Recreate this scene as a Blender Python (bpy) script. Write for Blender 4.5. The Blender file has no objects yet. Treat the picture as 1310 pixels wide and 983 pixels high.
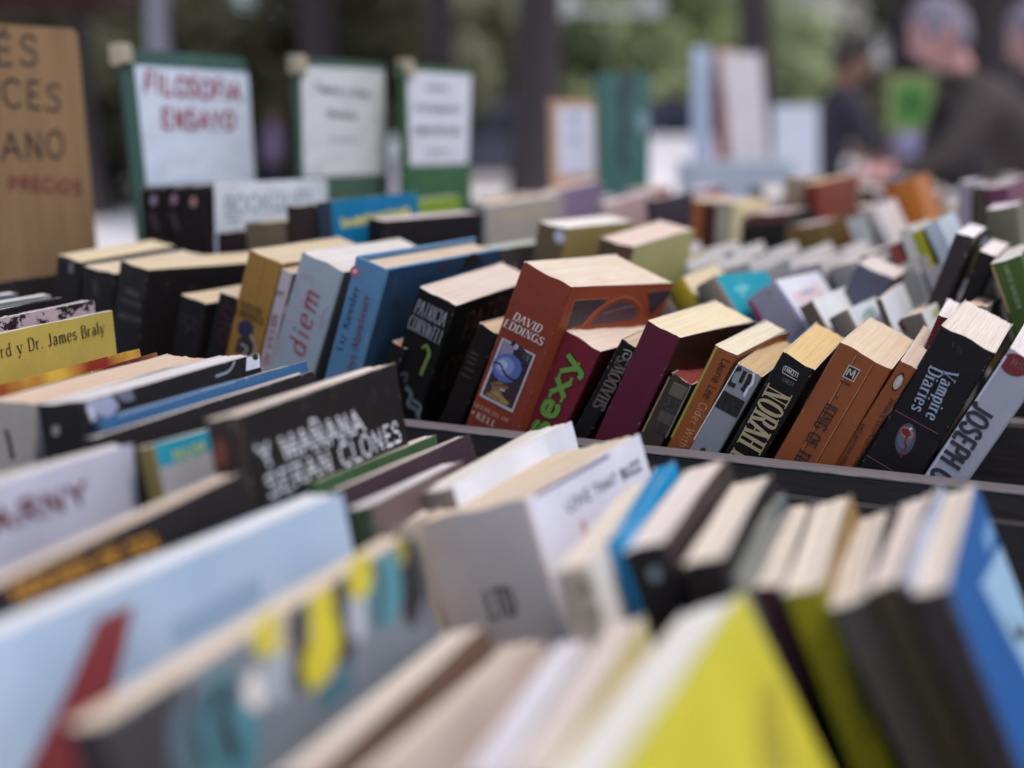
import bpy, bmesh, math, random
from mathutils import Vector, Matrix, Euler
random.seed(7)
R=math.radians
scn=bpy.context.scene
col=scn.collection
# ------------------------------------------------------------------ camera
cam_d=bpy.data.cameras.new('camera'); cam=bpy.data.objects.new('camera',cam_d); col.objects.link(cam)
scn.camera=cam
cam.location=(0,0,1.10)
cam.rotation_euler=Euler((R(90-11.222),0,R(24.96)),'XYZ')
cam_d.sensor_width=36; cam_d.lens=43.1
cam_d.clip_start=.01; cam_d.clip_end=600
cam_d.dof.use_dof=True; cam_d.dof.focus_distance=.655; cam_d.dof.aperture_fstop=3.0
# ------------------------------------------------------------------ sky and sun
SUN_EL,SUN_AZ=66,110      # azimuth clockwise from +Y
w=bpy.data.worlds.new('World'); scn.world=w; w.use_nodes=True
nt=w.node_tree; bg=nt.nodes['Background']; sk=nt.nodes.new('ShaderNodeTexSky')
sk.sky_type='NISHITA'; sk.sun_disc=False; sk.sun_elevation=R(SUN_EL); sk.sun_rotation=R(SUN_AZ)
sk.air_density=1.0; sk.dust_density=3.0; sk.ozone_density=1.0
nt.links.new(sk.outputs[0],bg.inputs[0]); bg.inputs[1].default_value=.15
sd=bpy.data.lights.new('sun','SUN'); sd.energy=1.5; sd.angle=R(16); sd.color=(1,.93,.83)
so=bpy.data.objects.new('sun',sd); col.objects.link(so)
az,el=R(SUN_AZ),R(SUN_EL)
so.rotation_euler=Vector((math.sin(az)*math.cos(el),math.cos(az)*math.cos(el),math.sin(el))).to_track_quat('Z','Y').to_euler()
so.location=(6,2,8)
scn.view_settings.view_transform='Standard'; scn.view_settings.look='None'
scn.view_settings.exposure=.34; scn.view_settings.gamma=1
scn.render.engine='CYCLES'
scn.cycles.use_denoising=True
scn.cycles.denoising_input_passes='RGB_ALBEDO_NORMAL'; scn.cycles.denoising_prefilter='ACCURATE'
scn.cycles.max_bounces=6; scn.cycles.diffuse_bounces=4; scn.cycles.glossy_bounces=2; scn.cycles.transparent_max_bounces=8
scn.cycles.caustics_reflective=False; scn.cycles.caustics_refractive=False
scn.cycles.sample_clamp_indirect=6
# ------------------------------------------------------------------ helpers
def lin(c):
    g=.3*c[0]+.59*c[1]+.11*c[2]; c=[x+(g-x)*.10 for x in c]
    return tuple(((x/255)/12.92 if x/255<=.04045 else ((x/255+.055)/1.055)**2.4)*.93 for x in c)
def mat(name):
    m=bpy.data.materials.new(name); m.use_nodes=True
    return m,m.node_tree,m.node_tree.nodes['Principled BSDF']
def node(nt,t,**k):
    n=nt.nodes.new(t)
    for a,b in k.items(): setattr(n,a,b)
    return n
def mixc(nt,fac,a,b,mode='MIX'):
    n=node(nt,'ShaderNodeMix',data_type='RGBA',blend_type=mode)
    for s,v in ((0,fac),(6,a),(7,b)):
        if isinstance(v,bpy.types.NodeSocket): nt.links.new(v,n.inputs[s])
        elif s==0: n.inputs[0].default_value=v
        else: n.inputs[s].default_value=(*v,1)
    return n.outputs[2]
def noise(nt,scale,detail=3,vec=None,sc=None,rough=.5):
    n=node(nt,'ShaderNodeTexNoise'); n.inputs['Scale'].default_value=scale; n.inputs['Detail'].default_value=detail; n.inputs['Roughness'].default_value=rough
    tc=node(nt,'ShaderNodeTexCoord'); v=tc.outputs['Object']
    if sc:
        mp=node(nt,'ShaderNodeMapping'); mp.inputs['Scale'].default_value=sc; nt.links.new(v,mp.inputs[0]); v=mp.outputs[0]
    nt.links.new(v,n.inputs['Vector'])
    return n.outputs[0]
def ramp(nt,f,a,b,ca=(0,0,0),cb=(1,1,1)):
    r=node(nt,'ShaderNodeValToRGB'); r.color_ramp.elements[0].position=a; r.color_ramp.elements[1].position=b
    r.color_ramp.elements[0].color=(*ca,1); r.color_ramp.elements[1].color=(*cb,1)
    nt.links.new(f,r.inputs[0]); return r.outputs[0]
def bump(nt,bs,h,strength,dist=.001):
    b=node(nt,'ShaderNodeBump'); b.inputs['Strength'].default_value=strength; b.inputs['Distance'].default_value=dist
    nt.links.new(h,b.inputs['Height']); nt.links.new(b.outputs[0],bs.inputs['Normal'])
def attr(nt,name,out='Color'):
    a=node(nt,'ShaderNodeAttribute',attribute_name=name); return a.outputs[out]
def simple(name,c,rough=.6,var=.12,scale=8,bmp=0,metal=0,sc=None):
    m,nt,bs=mat(name); c=lin(c)
    f=ramp(nt,noise(nt,scale,5,sc=sc),.3,.7)
    cc=mixc(nt,f,tuple(x*(1-var) for x in c),tuple(min(1,x*(1+var)) for x in c))
    nt.links.new(cc,bs.inputs['Base Color']); bs.inputs['Roughness'].default_value=rough; bs.inputs['Metallic'].default_value=metal
    if bmp: bump(nt,bs,noise(nt,scale*6,4,sc=sc),bmp,.004)
    return m
def cover_mat(name,rough,coat=0,pat=None):
    m,nt,bs=mat(name)
    c=attr(nt,'tint')
    if pat=='flame':
        f=ramp(nt,noise(nt,26,2,sc=(1,1,.6)),.35,.65); c=mixc(nt,f,lin((150,48,30)),lin((226,180,60)))
    elif pat=='flame2':
        f=ramp(nt,noise(nt,24,2,sc=(1,1,.6)),.42,.72); c=mixc(nt,f,lin((112,36,34)),lin((190,150,70)))
    elif pat=='jag':
        f=ramp(nt,noise(nt,90,6,sc=(1,.8,1.6),rough=.7),.47,.50); c=mixc(nt,f,lin((48,36,40)),lin((200,176,184)))
    elif pat=='sky':
        f=ramp(nt,noise(nt,14,2),.35,.7); c=mixc(nt,f,lin((164,190,220)),lin((206,221,240)))
    dirt=ramp(nt,noise(nt,30,5),.35,.75)
    c=mixc(nt,mulv(nt,dirt,.22),c,(.30,.27,.24),'MULTIPLY')
    fine=ramp(nt,noise(nt,420,2),.3,.7); c=mixc(nt,mulv(nt,fine,.2),c,(.75,.75,.75),'MULTIPLY')
    sc_=ramp(nt,noise(nt,95,6,sc=(1,1,.35),rough=.75),.64,.70); c=mixc(nt,mulv(nt,sc_,.30),c,(.55,.51,.47))
    wear=attr(nt,'wear','Fac')
    wn=ramp(nt,noise(nt,330,5,rough=.7),.59,.72)
    mm=node(nt,'ShaderNodeMath',operation='MULTIPLY'); nt.links.new(wear,mm.inputs[0]); nt.links.new(wn,mm.inputs[1])
    c=mixc(nt,mm.outputs[0],c,(.62,.57,.50))
    nt.links.new(c,bs.inputs['Base Color'])
    rr=node(nt,'ShaderNodeMapRange'); nt.links.new(noise(nt,60,4),rr.inputs[0]); rr.inputs[3].default_value=rough-.10; rr.inputs[4].default_value=rough+.16
    nt.links.new(rr.outputs[0],bs.inputs['Roughness'])
    bs.inputs['Specular IOR Level'].default_value=.16
    bs.inputs['Coat Weight'].default_value=coat; bs.inputs['Coat Roughness'].default_value=.12
    bump(nt,bs,noise(nt,45,4),.35,.0012)
    return m
def mulv(nt,s,v):
    n=node(nt,'ShaderNodeMath',operation='MULTIPLY'); nt.links.new(s,n.inputs[0]); n.inputs[1].default_value=v; return n.outputs[0]
def pages_mat():
    m,nt,bs=mat('page_edges'); c=attr(nt,'tint')
    s1=ramp(nt,noise(nt,1,4,sc=(1500,12,1500),rough=.6),.35,.7)      # the leaves, lines running from spine to fore-edge
    s2=ramp(nt,noise(nt,1,3,sc=(600,8,600)),.4,.68)
    stain=ramp(nt,noise(nt,38,4),.42,.8)
    c=mixc(nt,1.0,c,(.93,.93,.93),'MULTIPLY')
    c=mixc(nt,mulv(nt,s1,.42),c,(.62,.56,.49),'MULTIPLY')
    c=mixc(nt,mulv(nt,s2,.12),c,(.66,.58,.48),'MULTIPLY')
    c=mixc(nt,mulv(nt,stain,.34),c,(.86,.74,.58),'MULTIPLY')
    nt.links.new(c,bs.inputs['Base Color']); bs.inputs['Roughness'].default_value=.9; bs.inputs['Specular IOR Level'].default_value=.15
    bump(nt,bs,noise(nt,1,4,sc=(2200,18,2200),rough=.7),.6,.0006)
    return m
def print_mat(name,stripe=False):
    m,nt,bs=mat(name); c=attr(nt,'tint')
    c=mixc(nt,mulv(nt,ramp(nt,noise(nt,500,4),.5,.75),.35),c,(.16,.14,.13))
    if stripe:
        tc=node(nt,'ShaderNodeTexCoord'); wv=node(nt,'ShaderNodeTexWave',bands_direction='Z'); wv.inputs['Scale'].default_value=420/ (2*math.pi)*2.0
        nt.links.new(tc.outputs['Object'],wv.inputs['Vector'])
        c=mixc(nt,ramp(nt,wv.outputs['Fac'],.18,.42),lin((70,64,68)),c)
    nt.links.new(c,bs.inputs['Base Color']); bs.inputs['Roughness'].default_value=.5; bs.inputs['Specular IOR Level'].default_value=.3
    return m
M={'cover':cover_mat('printed_cover',.46),'gloss':cover_mat('glossy_cover',.22,.6),'flame':cover_mat('flame_cover',.4,pat='flame'),
   'flame2':cover_mat('dark_flame_cover',.4,pat='flame2'),'jag':cover_mat('jagged_cover',.4,pat='jag'),'sky':cover_mat('pale_sky_cover',.4,pat='sky'),
   'pages':pages_mat(),'print':print_mat('ink'),'stripe':print_mat('striped_ink',True)}
def mesh_obj(name,V,F,m,parent=None,tints=None,wear=None,smooth=False):
    me=bpy.data.meshes.new(name); me.from_pydata(V,[],F); me.materials.append(m)
    if tints:
        a=me.attributes.new('tint','FLOAT_COLOR','POINT' if len(tints)==len(V) else 'FACE')
        for i,t in enumerate(tints): a.data[i].color=(*t,1)
    if wear:
        a=me.attributes.new('wear','FLOAT','POINT')
        for i,t in enumerate(wear): a.data[i].value=t
    if smooth: me.polygons.foreach_set('use_smooth',[True]*len(me.polygons))
    me.update()
    o=bpy.data.objects.new(name,me); col.objects.link(o); o.parent=parent
    return o
def empty(name,label,cat,loc=(0,0,0),rot=None,group=None):
    o=bpy.data.objects.new(name,None); col.objects.link(o); o.empty_display_size=.05; o.location=loc
    if rot is not None: o.rotation_euler=rot
    tag(o,label,cat,group); return o
def tag(o,label=None,cat=None,group=None,kind=None):
    if label: o['label']=label
    if cat: o['category']=cat
    if group: o['group']=group
    if kind: o['kind']=kind
    return o
class MB:
    "collects boxes, tubes and plates into one mesh"
    def __init__(s): s.V=[];s.F=[]
    def add(s,V,F):
        n=len(s.V); s.V+=[tuple(v) for v in V]; s.F+=[tuple(i+n for i in f) for f in F]; return s
    def box(s,a,b,bev=0):
        x0,y0,z0=a;x1,y1,z1=b
        if bev:
            bm=bmesh.new(); bmesh.ops.create_cube(bm,size=1)
            for v in bm.verts: v.co=Vector(((x0+x1)/2+v.co.x*(x1-x0),(y0+y1)/2+v.co.y*(y1-y0),(z0+z1)/2+v.co.z*(z1-z0)))
            bmesh.ops.bevel(bm,geom=bm.edges[:],offset=bev,segments=2,profile=.5,affect='EDGES')
            bm.verts.index_update(); V=[v.co[:] for v in bm.verts]; F=[[v.index for v in f.verts] for f in bm.faces]; bm.free(); return s.add(V,F)
        V=[(x0,y0,z0),(x1,y0,z0),(x1,y1,z0),(x0,y1,z0),(x0,y0,z1),(x1,y0,z1),(x1,y1,z1),(x0,y1,z1)]
        return s.add(V,[(0,3,2,1),(4,5,6,7),(0,1,5,4),(1,2,6,5),(2,3,7,6),(3,0,4,7)])
    def tube(s,P,rad,n=10,cap=True):
        P=[Vector(p) for p in P]; V=[];F=[]
        for i,p in enumerate(P):
            d=(P[min(i+1,len(P)-1)]-P[max(i-1,0)]).normalized(); u=d.orthogonal().normalized() if i==0 else (u-d*u.dot(d)).normalized(); v=d.cross(u)
            r=rad[i] if isinstance(rad,(list,tuple)) else rad
            V+=[(p+(u*math.cos(2*math.pi*k/n)+v*math.sin(2*math.pi*k/n))*r)[:] for k in range(n)]
        for i in range(len(P)-1):
            for k in range(n): F.append((i*n+k,i*n+(k+1)%n,(i+1)*n+(k+1)%n,(i+1)*n+k))
        if cap: F.append(tuple(range(n-1,-1,-1))); F.append(tuple((len(P)-1)*n+k for k in range(n)))
        return s.add(V,F)
    def ball(s,c,r,seg=12,rings=8,sq=(1,1,1)):
        V=[];F=[]
        for i in range(rings+1):
            th=math.pi*i/rings
            for k in range(seg):
                ph=2*math.pi*k/seg; V.append((c[0]+r*sq[0]*math.sin(th)*math.cos(ph),c[1]+r*sq[1]*math.sin(th)*math.sin(ph),c[2]+r*sq[2]*math.cos(th)))
        for i in range(rings):
            for k in range(seg): F.append((i*seg+k,(i+1)*seg+k,(i+1)*seg+(k+1)%seg,i*seg+(k+1)%seg))
        return s.add(V,F)
    def obj(s,name,m,parent=None,smooth=False): return mesh_obj(name,s.V,s.F,m,parent,smooth=smooth)
# ------------------------------------------------------------------ lettering: every glyph is a set of pen strokes
# width | strokes ; L = straight points, S = smooth curve, C = closed smooth, t after it = always thin
GL={
'A':'.72|L 0 0 .36 1;L .36 1 .72 0;Lt .14 .36 .58 .36','B':'.58|L .1 0 .1 1;S .1 1 .38 1 .5 .9 .5 .66 .36 .54 .1 .53;S .1 .53 .42 .52 .57 .4 .57 .14 .42 .01 .1 0',
'C':'.64|S .62 .82 .52 .97 .3 1 .07 .8 .04 .5 .08 .2 .3 0 .52 .03 .63 .2','D':'.66|L .1 0 .1 1;S .1 1 .36 1 .58 .85 .64 .5 .58 .15 .36 0 .1 0',
'E':'.54|L .1 0 .1 1;Lt .1 1 .52 1;Lt .1 .52 .44 .52;Lt .1 0 .54 0','F':'.52|L .1 0 .1 1;Lt .1 1 .52 1;Lt .1 .5 .44 .5',
'G':'.68|S .62 .82 .5 .98 .3 1 .07 .8 .04 .5 .08 .2 .3 0 .5 .02 .64 .12;L .64 .1 .64 .44;Lt .44 .44 .66 .44','H':'.68|L .1 0 .1 1;L .58 0 .58 1;Lt .1 .52 .58 .52',
'I':'.2|L .1 0 .1 1','J':'.4|L .3 1 .3 .25;S .3 .25 .26 .04 .12 0 .02 .12','K':'.66|L .1 0 .1 1;Lt .1 .42 .58 1;L .26 .6 .64 0','L':'.52|L .1 0 .1 1;Lt .1 0 .52 0',
'M':'.84|Lt .1 0 .1 1;L .1 1 .42 .1;Lt .42 .1 .74 1;L .74 1 .74 0','N':'.7|Lt .1 0 .1 1;L .1 1 .6 0;Lt .6 0 .6 1','O':'.72|C .36 1 .1 .83 .04 .5 .1 .17 .36 0 .62 .17 .68 .5 .62 .83',
'P':'.56|L .1 0 .1 1;S .1 1 .4 1 .55 .9 .56 .72 .52 .54 .38 .46 .1 .46','Q':'.72|C .36 1 .1 .83 .04 .5 .1 .17 .36 0 .62 .17 .68 .5 .62 .83;L .42 .2 .68 -.1','R':'.62|L .1 0 .1 1;S .1 1 .4 1 .54 .9 .55 .73 .5 .56 .36 .5 .1 .5;L .34 .5 .62 0',
'S':'.54|S .5 .84 .4 .98 .24 1 .08 .9 .08 .7 .28 .54 .46 .42 .5 .2 .4 .02 .22 0 .08 .04 .03 .2','T':'.62|L .31 0 .31 1;Lt 0 1 .62 1','U':'.68|L .1 1 .1 .3;S .1 .3 .16 .06 .34 0 .52 .06 .58 .3;Lt .58 .3 .58 1',
'V':'.7|L 0 1 .35 0;Lt .35 0 .7 1','W':'.96|L 0 1 .25 0;Lt .25 0 .48 .9;L .48 .9 .71 0;Lt .71 0 .96 1','X':'.66|L .02 1 .64 0;Lt .02 0 .64 1','Y':'.66|L .02 1 .33 .45;Lt .33 .45 .64 1;L .33 0 .33 .45','Z':'.6|Lt .05 1 .56 1;L .56 1 .04 0;Lt .04 0 .58 0',
'Ñ':'.7|Lt .1 0 .1 1;L .1 1 .6 0;Lt .6 0 .6 1;S .16 1.16 .26 1.25 .42 1.15 .54 1.25','É':'.54|L .1 0 .1 1;Lt .1 1 .52 1;Lt .1 .52 .44 .52;Lt .1 0 .54 0;L .26 1.12 .4 1.28',
'a':'.5|S .08 .54 .2 .66 .36 .62 .4 .5;L .4 .5 .4 0;C .4 .34 .2 .36 .05 .18 .16 0 .4 .1','b':'.54|L .1 1 .1 0;C .1 .4 .26 .65 .48 .5 .48 .15 .28 0 .1 .15','c':'.46|S .44 .54 .28 .66 .1 .56 .05 .32 .12 .06 .28 0 .45 .1',
'd':'.56|L .46 1 .46 0;C .46 .42 .3 .65 .08 .5 .06 .16 .26 0 .46 .2','e':'.5|Lt .06 .36 .46 .36;S .46 .36 .42 .6 .26 .66 .1 .58 .05 .32 .12 .06 .28 0 .46 .1','f':'.36|L .14 0 .14 .8;S .14 .8 .2 .98 .36 .96;Lt 0 .64 .32 .64',
'g':'.52|C .4 .42 .26 .65 .08 .5 .08 .2 .26 .08 .42 .25;L .44 .62 .44 -.1;S .44 -.1 .32 -.28 .1 -.22','h':'.54|L .1 0 .1 1;S .1 .4 .24 .64 .42 .6 .46 .42;L .46 .42 .46 0','i':'.2|L .1 0 .1 .64;L .1 .82 .1 .92','j':'.22|L .14 .64 .14 -.1;S .14 -.1 .06 -.26 -.06 -.22;L .14 .82 .14 .92',
'k':'.5|L .1 0 .1 1;Lt .1 .26 .44 .64;L .22 .4 .5 0','l':'.2|L .1 0 .1 1','m':'.82|L .1 0 .1 .64;S .1 .4 .22 .64 .38 .6 .42 .42;L .42 .42 .42 0;S .42 .4 .54 .64 .7 .6 .74 .42;L .74 .42 .74 0','n':'.54|L .1 0 .1 .64;S .1 .4 .24 .64 .42 .6 .46 .42;L .46 .42 .46 0',
'o':'.52|C .26 .66 .08 .56 .04 .33 .08 .1 .26 0 .44 .1 .48 .33 .44 .56','p':'.54|L .1 .64 .1 -.28;C .1 .44 .28 .66 .48 .52 .48 .14 .28 0 .1 .2','r':'.38|L .1 0 .1 .64;S .1 .4 .2 .62 .38 .6','s':'.42|S .38 .52 .26 .66 .08 .6 .08 .42 .24 .34 .38 .24 .36 .06 .2 0 .04 .12',
't':'.36|L .16 .86 .16 .14;S .16 .14 .2 .0 .36 .04;Lt 0 .62 .34 .62','u':'.54|L .1 .64 .1 .2;S .1 .2 .16 .02 .34 .02 .44 .2;L .44 .64 .44 0','v':'.5|L .02 .64 .25 0;Lt .25 0 .48 .64','w':'.74|L .02 .64 .2 0;Lt .2 0 .37 .6;L .37 .6 .54 0;Lt .54 0 .72 .64','x':'.52|L .04 .64 .48 0;Lt .04 0 .48 .64','y':'.52|L .02 .64 .27 .02;Lt .5 .64 .2 -.2;S .2 -.2 .1 -.3 0 -.24',
'z':'.48|Lt .04 .62 .44 .62;L .44 .62 .04 0;Lt .04 0 .46 0','0':'.6|C .3 1 .08 .8 .05 .5 .08 .2 .3 0 .52 .2 .55 .5 .52 .8','1':'.3|L .2 0 .2 1;Lt .04 .82 .2 1','9':'.56|C .28 1 .08 .9 .05 .68 .12 .46 .28 .42 .46 .5 .5 .72 .44 .92;S .5 .72 .48 .3 .3 0','.':'.16|L .08 0 .08 .08',' ':'.3|'}
def smooth(P,closed,n=5):
    if len(P)<3: return P
    out=[];N=len(P)
    rng=range(N) if closed else range(N-1)
    for i in rng:
        p0=P[(i-1)%N] if closed or i>0 else P[i]; p1=P[i]; p2=P[(i+1)%N]; p3=P[(i+2)%N] if closed or i+2<N else P[i+1]
        for k in range(n):
            t=k/n
            out.append(tuple(.5*((2*p1[j])+(-p0[j]+p2[j])*t+(2*p0[j]-5*p1[j]+4*p2[j]-p3[j])*t*t+(-p0[j]+3*p1[j]-3*p2[j]+p3[j])*t**3) for j in (0,1)))
    if not closed: out.append(P[-1])
    else: out.append(out[0])
    return out
def ribbon(P,wd,closed=False):
    "P: 2-D points, wd: function of direction -> full width; returns 2-D quads"
    n=len(P);Lf=[];Rt=[]
    for i in range(n):
        a=P[i-1] if i>0 else (P[-2] if closed else P[0]); b=P[i+1] if i<n-1 else (P[1] if closed else P[-1])
        d=(b[0]-a[0],b[1]-a[1]); l=math.hypot(*d) or 1; d=(d[0]/l,d[1]/l); h=wd(d)/2
        Lf.append((P[i][0]-d[1]*h,P[i][1]+d[0]*h)); Rt.append((P[i][0]+d[1]*h,P[i][1]-d[0]*h))
    V=Lf+Rt; F=[(i,i+1,n+i+1,n+i) for i in range(n-1)]
    return V,F
def text2d(s,L,H,style,wt):
    "2-D strokes of a line of text that is L long with cap height H"
    gap=.16 if style in('sans','stripe','slab','out') else .20
    W=sum(float(GL[c].split('|')[0]) for c in s)+gap*(len(s)-1); sx=L/W; x=0; out=[]
    thick=wt*1.15*min(H,sx*1.25); thin={'serif':.34,'script':.4}.get(style,.95)
    rnd=random.Random(s)
    for c in s:
        wd,st=GL[c].split('|'); jx,jy,jr=((rnd.uniform(-.03,.03),rnd.uniform(-.05,.05),rnd.uniform(-.05,.05)) if style=='hand' else (0,0,0))
        for q in st.split(';'):
            if not q: continue
            h,*nums=q.split(' '); nums=[float(v) for v in nums]
            P=[(nums[i],nums[i+1]) for i in range(0,len(nums),2)]
            sl=.22 if style=='script' else 0
            P=[((x+p[0]+jx+jr*p[1]+sl*p[1])*sx,(p[1]+jy)*H) for p in P]
            if h[0] in 'SC': P2=smooth(P,h[0]=='C')
            else: P2=P
            ft='t' in h
            def wf(d,ft=ft):
                if ft: return thick*thin
                vert=abs(d[1]); s_=max(0,2*d[0]*d[1]) if abs(d[0])>.25 and h[0]=='L' else 0
                return thick*(thin+(1-thin)*vert**1.4*(1-.75*s_))
            if style=='out':
                pass
            if h[0] in 'L' and style!='serif':
                # small overshoot so that joins close
                e=thick*.35; a,b=P2[0],P2[1]; l=math.hypot(b[0]-a[0],b[1]-a[1]) or 1
                P2=[(a[0]-(b[0]-a[0])/l*e*.5,a[1]-(b[1]-a[1])/l*e*.5)]+P2[1:]
                a,b=P2[-2],P2[-1]; l=math.hypot(b[0]-a[0],b[1]-a[1]) or 1
                P2=P2[:-1]+[(b[0]+(b[0]-a[0])/l*e*.5,b[1]+(b[1]-a[1])/l*e*.5)]
            if h[0]=='L' and len(P2)==2: P2=[P2[0],((P2[0][0]+P2[1][0])/2,(P2[0][1]+P2[1][1])/2),P2[1]]
            out.append(ribbon(P2,wf,h[0]=='C'))
            if style in('serif','slab') and h[0]=='L':
                for e in (P2[0],P2[-1]):
                    o=P2[-1] if e==P2[0] else P2[0]; dy=abs(e[1]-o[1]); yy=e[1]/H
                    if dy>.25*H and (abs(yy)<.03 or abs(yy-1)<.03 or abs(yy-.64)<.03):
                        b=max(thick*(1.05 if style=='serif' else .95),.05*H); hh=thick*(.30 if style=='serif' else .5)
                        y0=e[1] if yy<.1 else e[1]-hh
                        out.append(([(e[0]-b,y0),(e[0]+b,y0),(e[0]+b,y0+hh),(e[0]-b,y0+hh)],[(0,1,2,3)]))
        x+=float(wd)+gap
    return out
class Ink:
    "flat print laid on one face of a book; put(u,v,level) gives the 3-D point"
    def __init__(s,put): s.V=[];s.F=[];s.T=[];s.put=put;s.k=0
    def add(s,V2,F,c,flip=True):
        n=len(s.V); s.k+=1; lift=.00013+s.k*.000011
        s.V+=[s.put(u,v,lift) for u,v in V2]; s.F+=[tuple(i+n for i in f) for f in F]; s.T+=[lin(c)]*len(V2)
    def obj(s,name,m,parent): return mesh_obj(name,s.V,s.F,m,parent,tints=s.T) if s.V else None
def put_text(ink,s,O,E,U,c,style,wt):
    L=math.hypot(E[0]-O[0],E[1]-O[1]); H=math.hypot(U[0]-O[0],U[1]-O[1])
    a=((E[0]-O[0])/L,(E[1]-O[1])/L); b=((U[0]-O[0])/H,(U[1]-O[1])/H)
    for V,F in text2d(s,L,H,style,wt): ink.add([(O[0]+a[0]*x+b[0]*y,O[1]+a[1]*x+b[1]*y) for x,y in V],F,c)
def put_dec(ink,d):
    if d[0]=='L':
        P=[tuple(p) for p in d[2]]; P=smooth(P,False,4) if len(P)>2 else P
        V,F=ribbon(P,lambda _:d[4]); ink.add(V,F,d[3])
    elif d[0]=='G':
        P=d[2]; ink.add(P,[tuple(range(len(P)))],d[3])
    elif d[0]=='O':
        c,A,B=d[2],d[3],d[4]; a=(A[0]-c[0],A[1]-c[1]); b=(B[0]-c[0],B[1]-c[1])
        ink.add([(c[0]+a[0]*math.cos(t)+b[0]*math.sin(t),c[1]+a[1]*math.cos(t)+b[1]*math.sin(t)) for t in [2*math.pi*k/18 for k in range(18)]],[tuple(range(18))],d[5])
def clip_poly(P,u1,v1):
    for ax,lim,sg in ((0,.0004,1),(0,u1,-1),(1,.0004,1),(1,v1,-1)):
        out=[]
        for i in range(len(P)):
            a,b=P[i-1],P[i]; da,db=(a[ax]-lim)*sg,(b[ax]-lim)*sg
            if (da>=0)!=(db>=0): t=da/(da-db); out.append((a[0]+(b[0]-a[0])*t,a[1]+(b[1]-a[1])*t))
            if db>=0: out.append(b)
        P=out
        if not P: return []
    return P
def print_on(root,decs,putS,putF):
    for f,put in (('S',putS),('F',putF)):
        pic=Ink(put)
        for d in decs:
            if d[1]==f and d[0]!='T': put_dec(pic,d)
        pic.obj('printed_picture',M['print'],root)
        base=pic.k
        for d in decs:
            if d[1]==f and d[0]=='T':
                ink=Ink(put); ink.k=base+2; put_text(ink,d[2],d[3],d[4],d[5],d[6],d[7],d[8]); base=ink.k
                ink.obj('title_lettering',M['stripe' if d[7]=='stripe' else 'print'],root)
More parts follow.
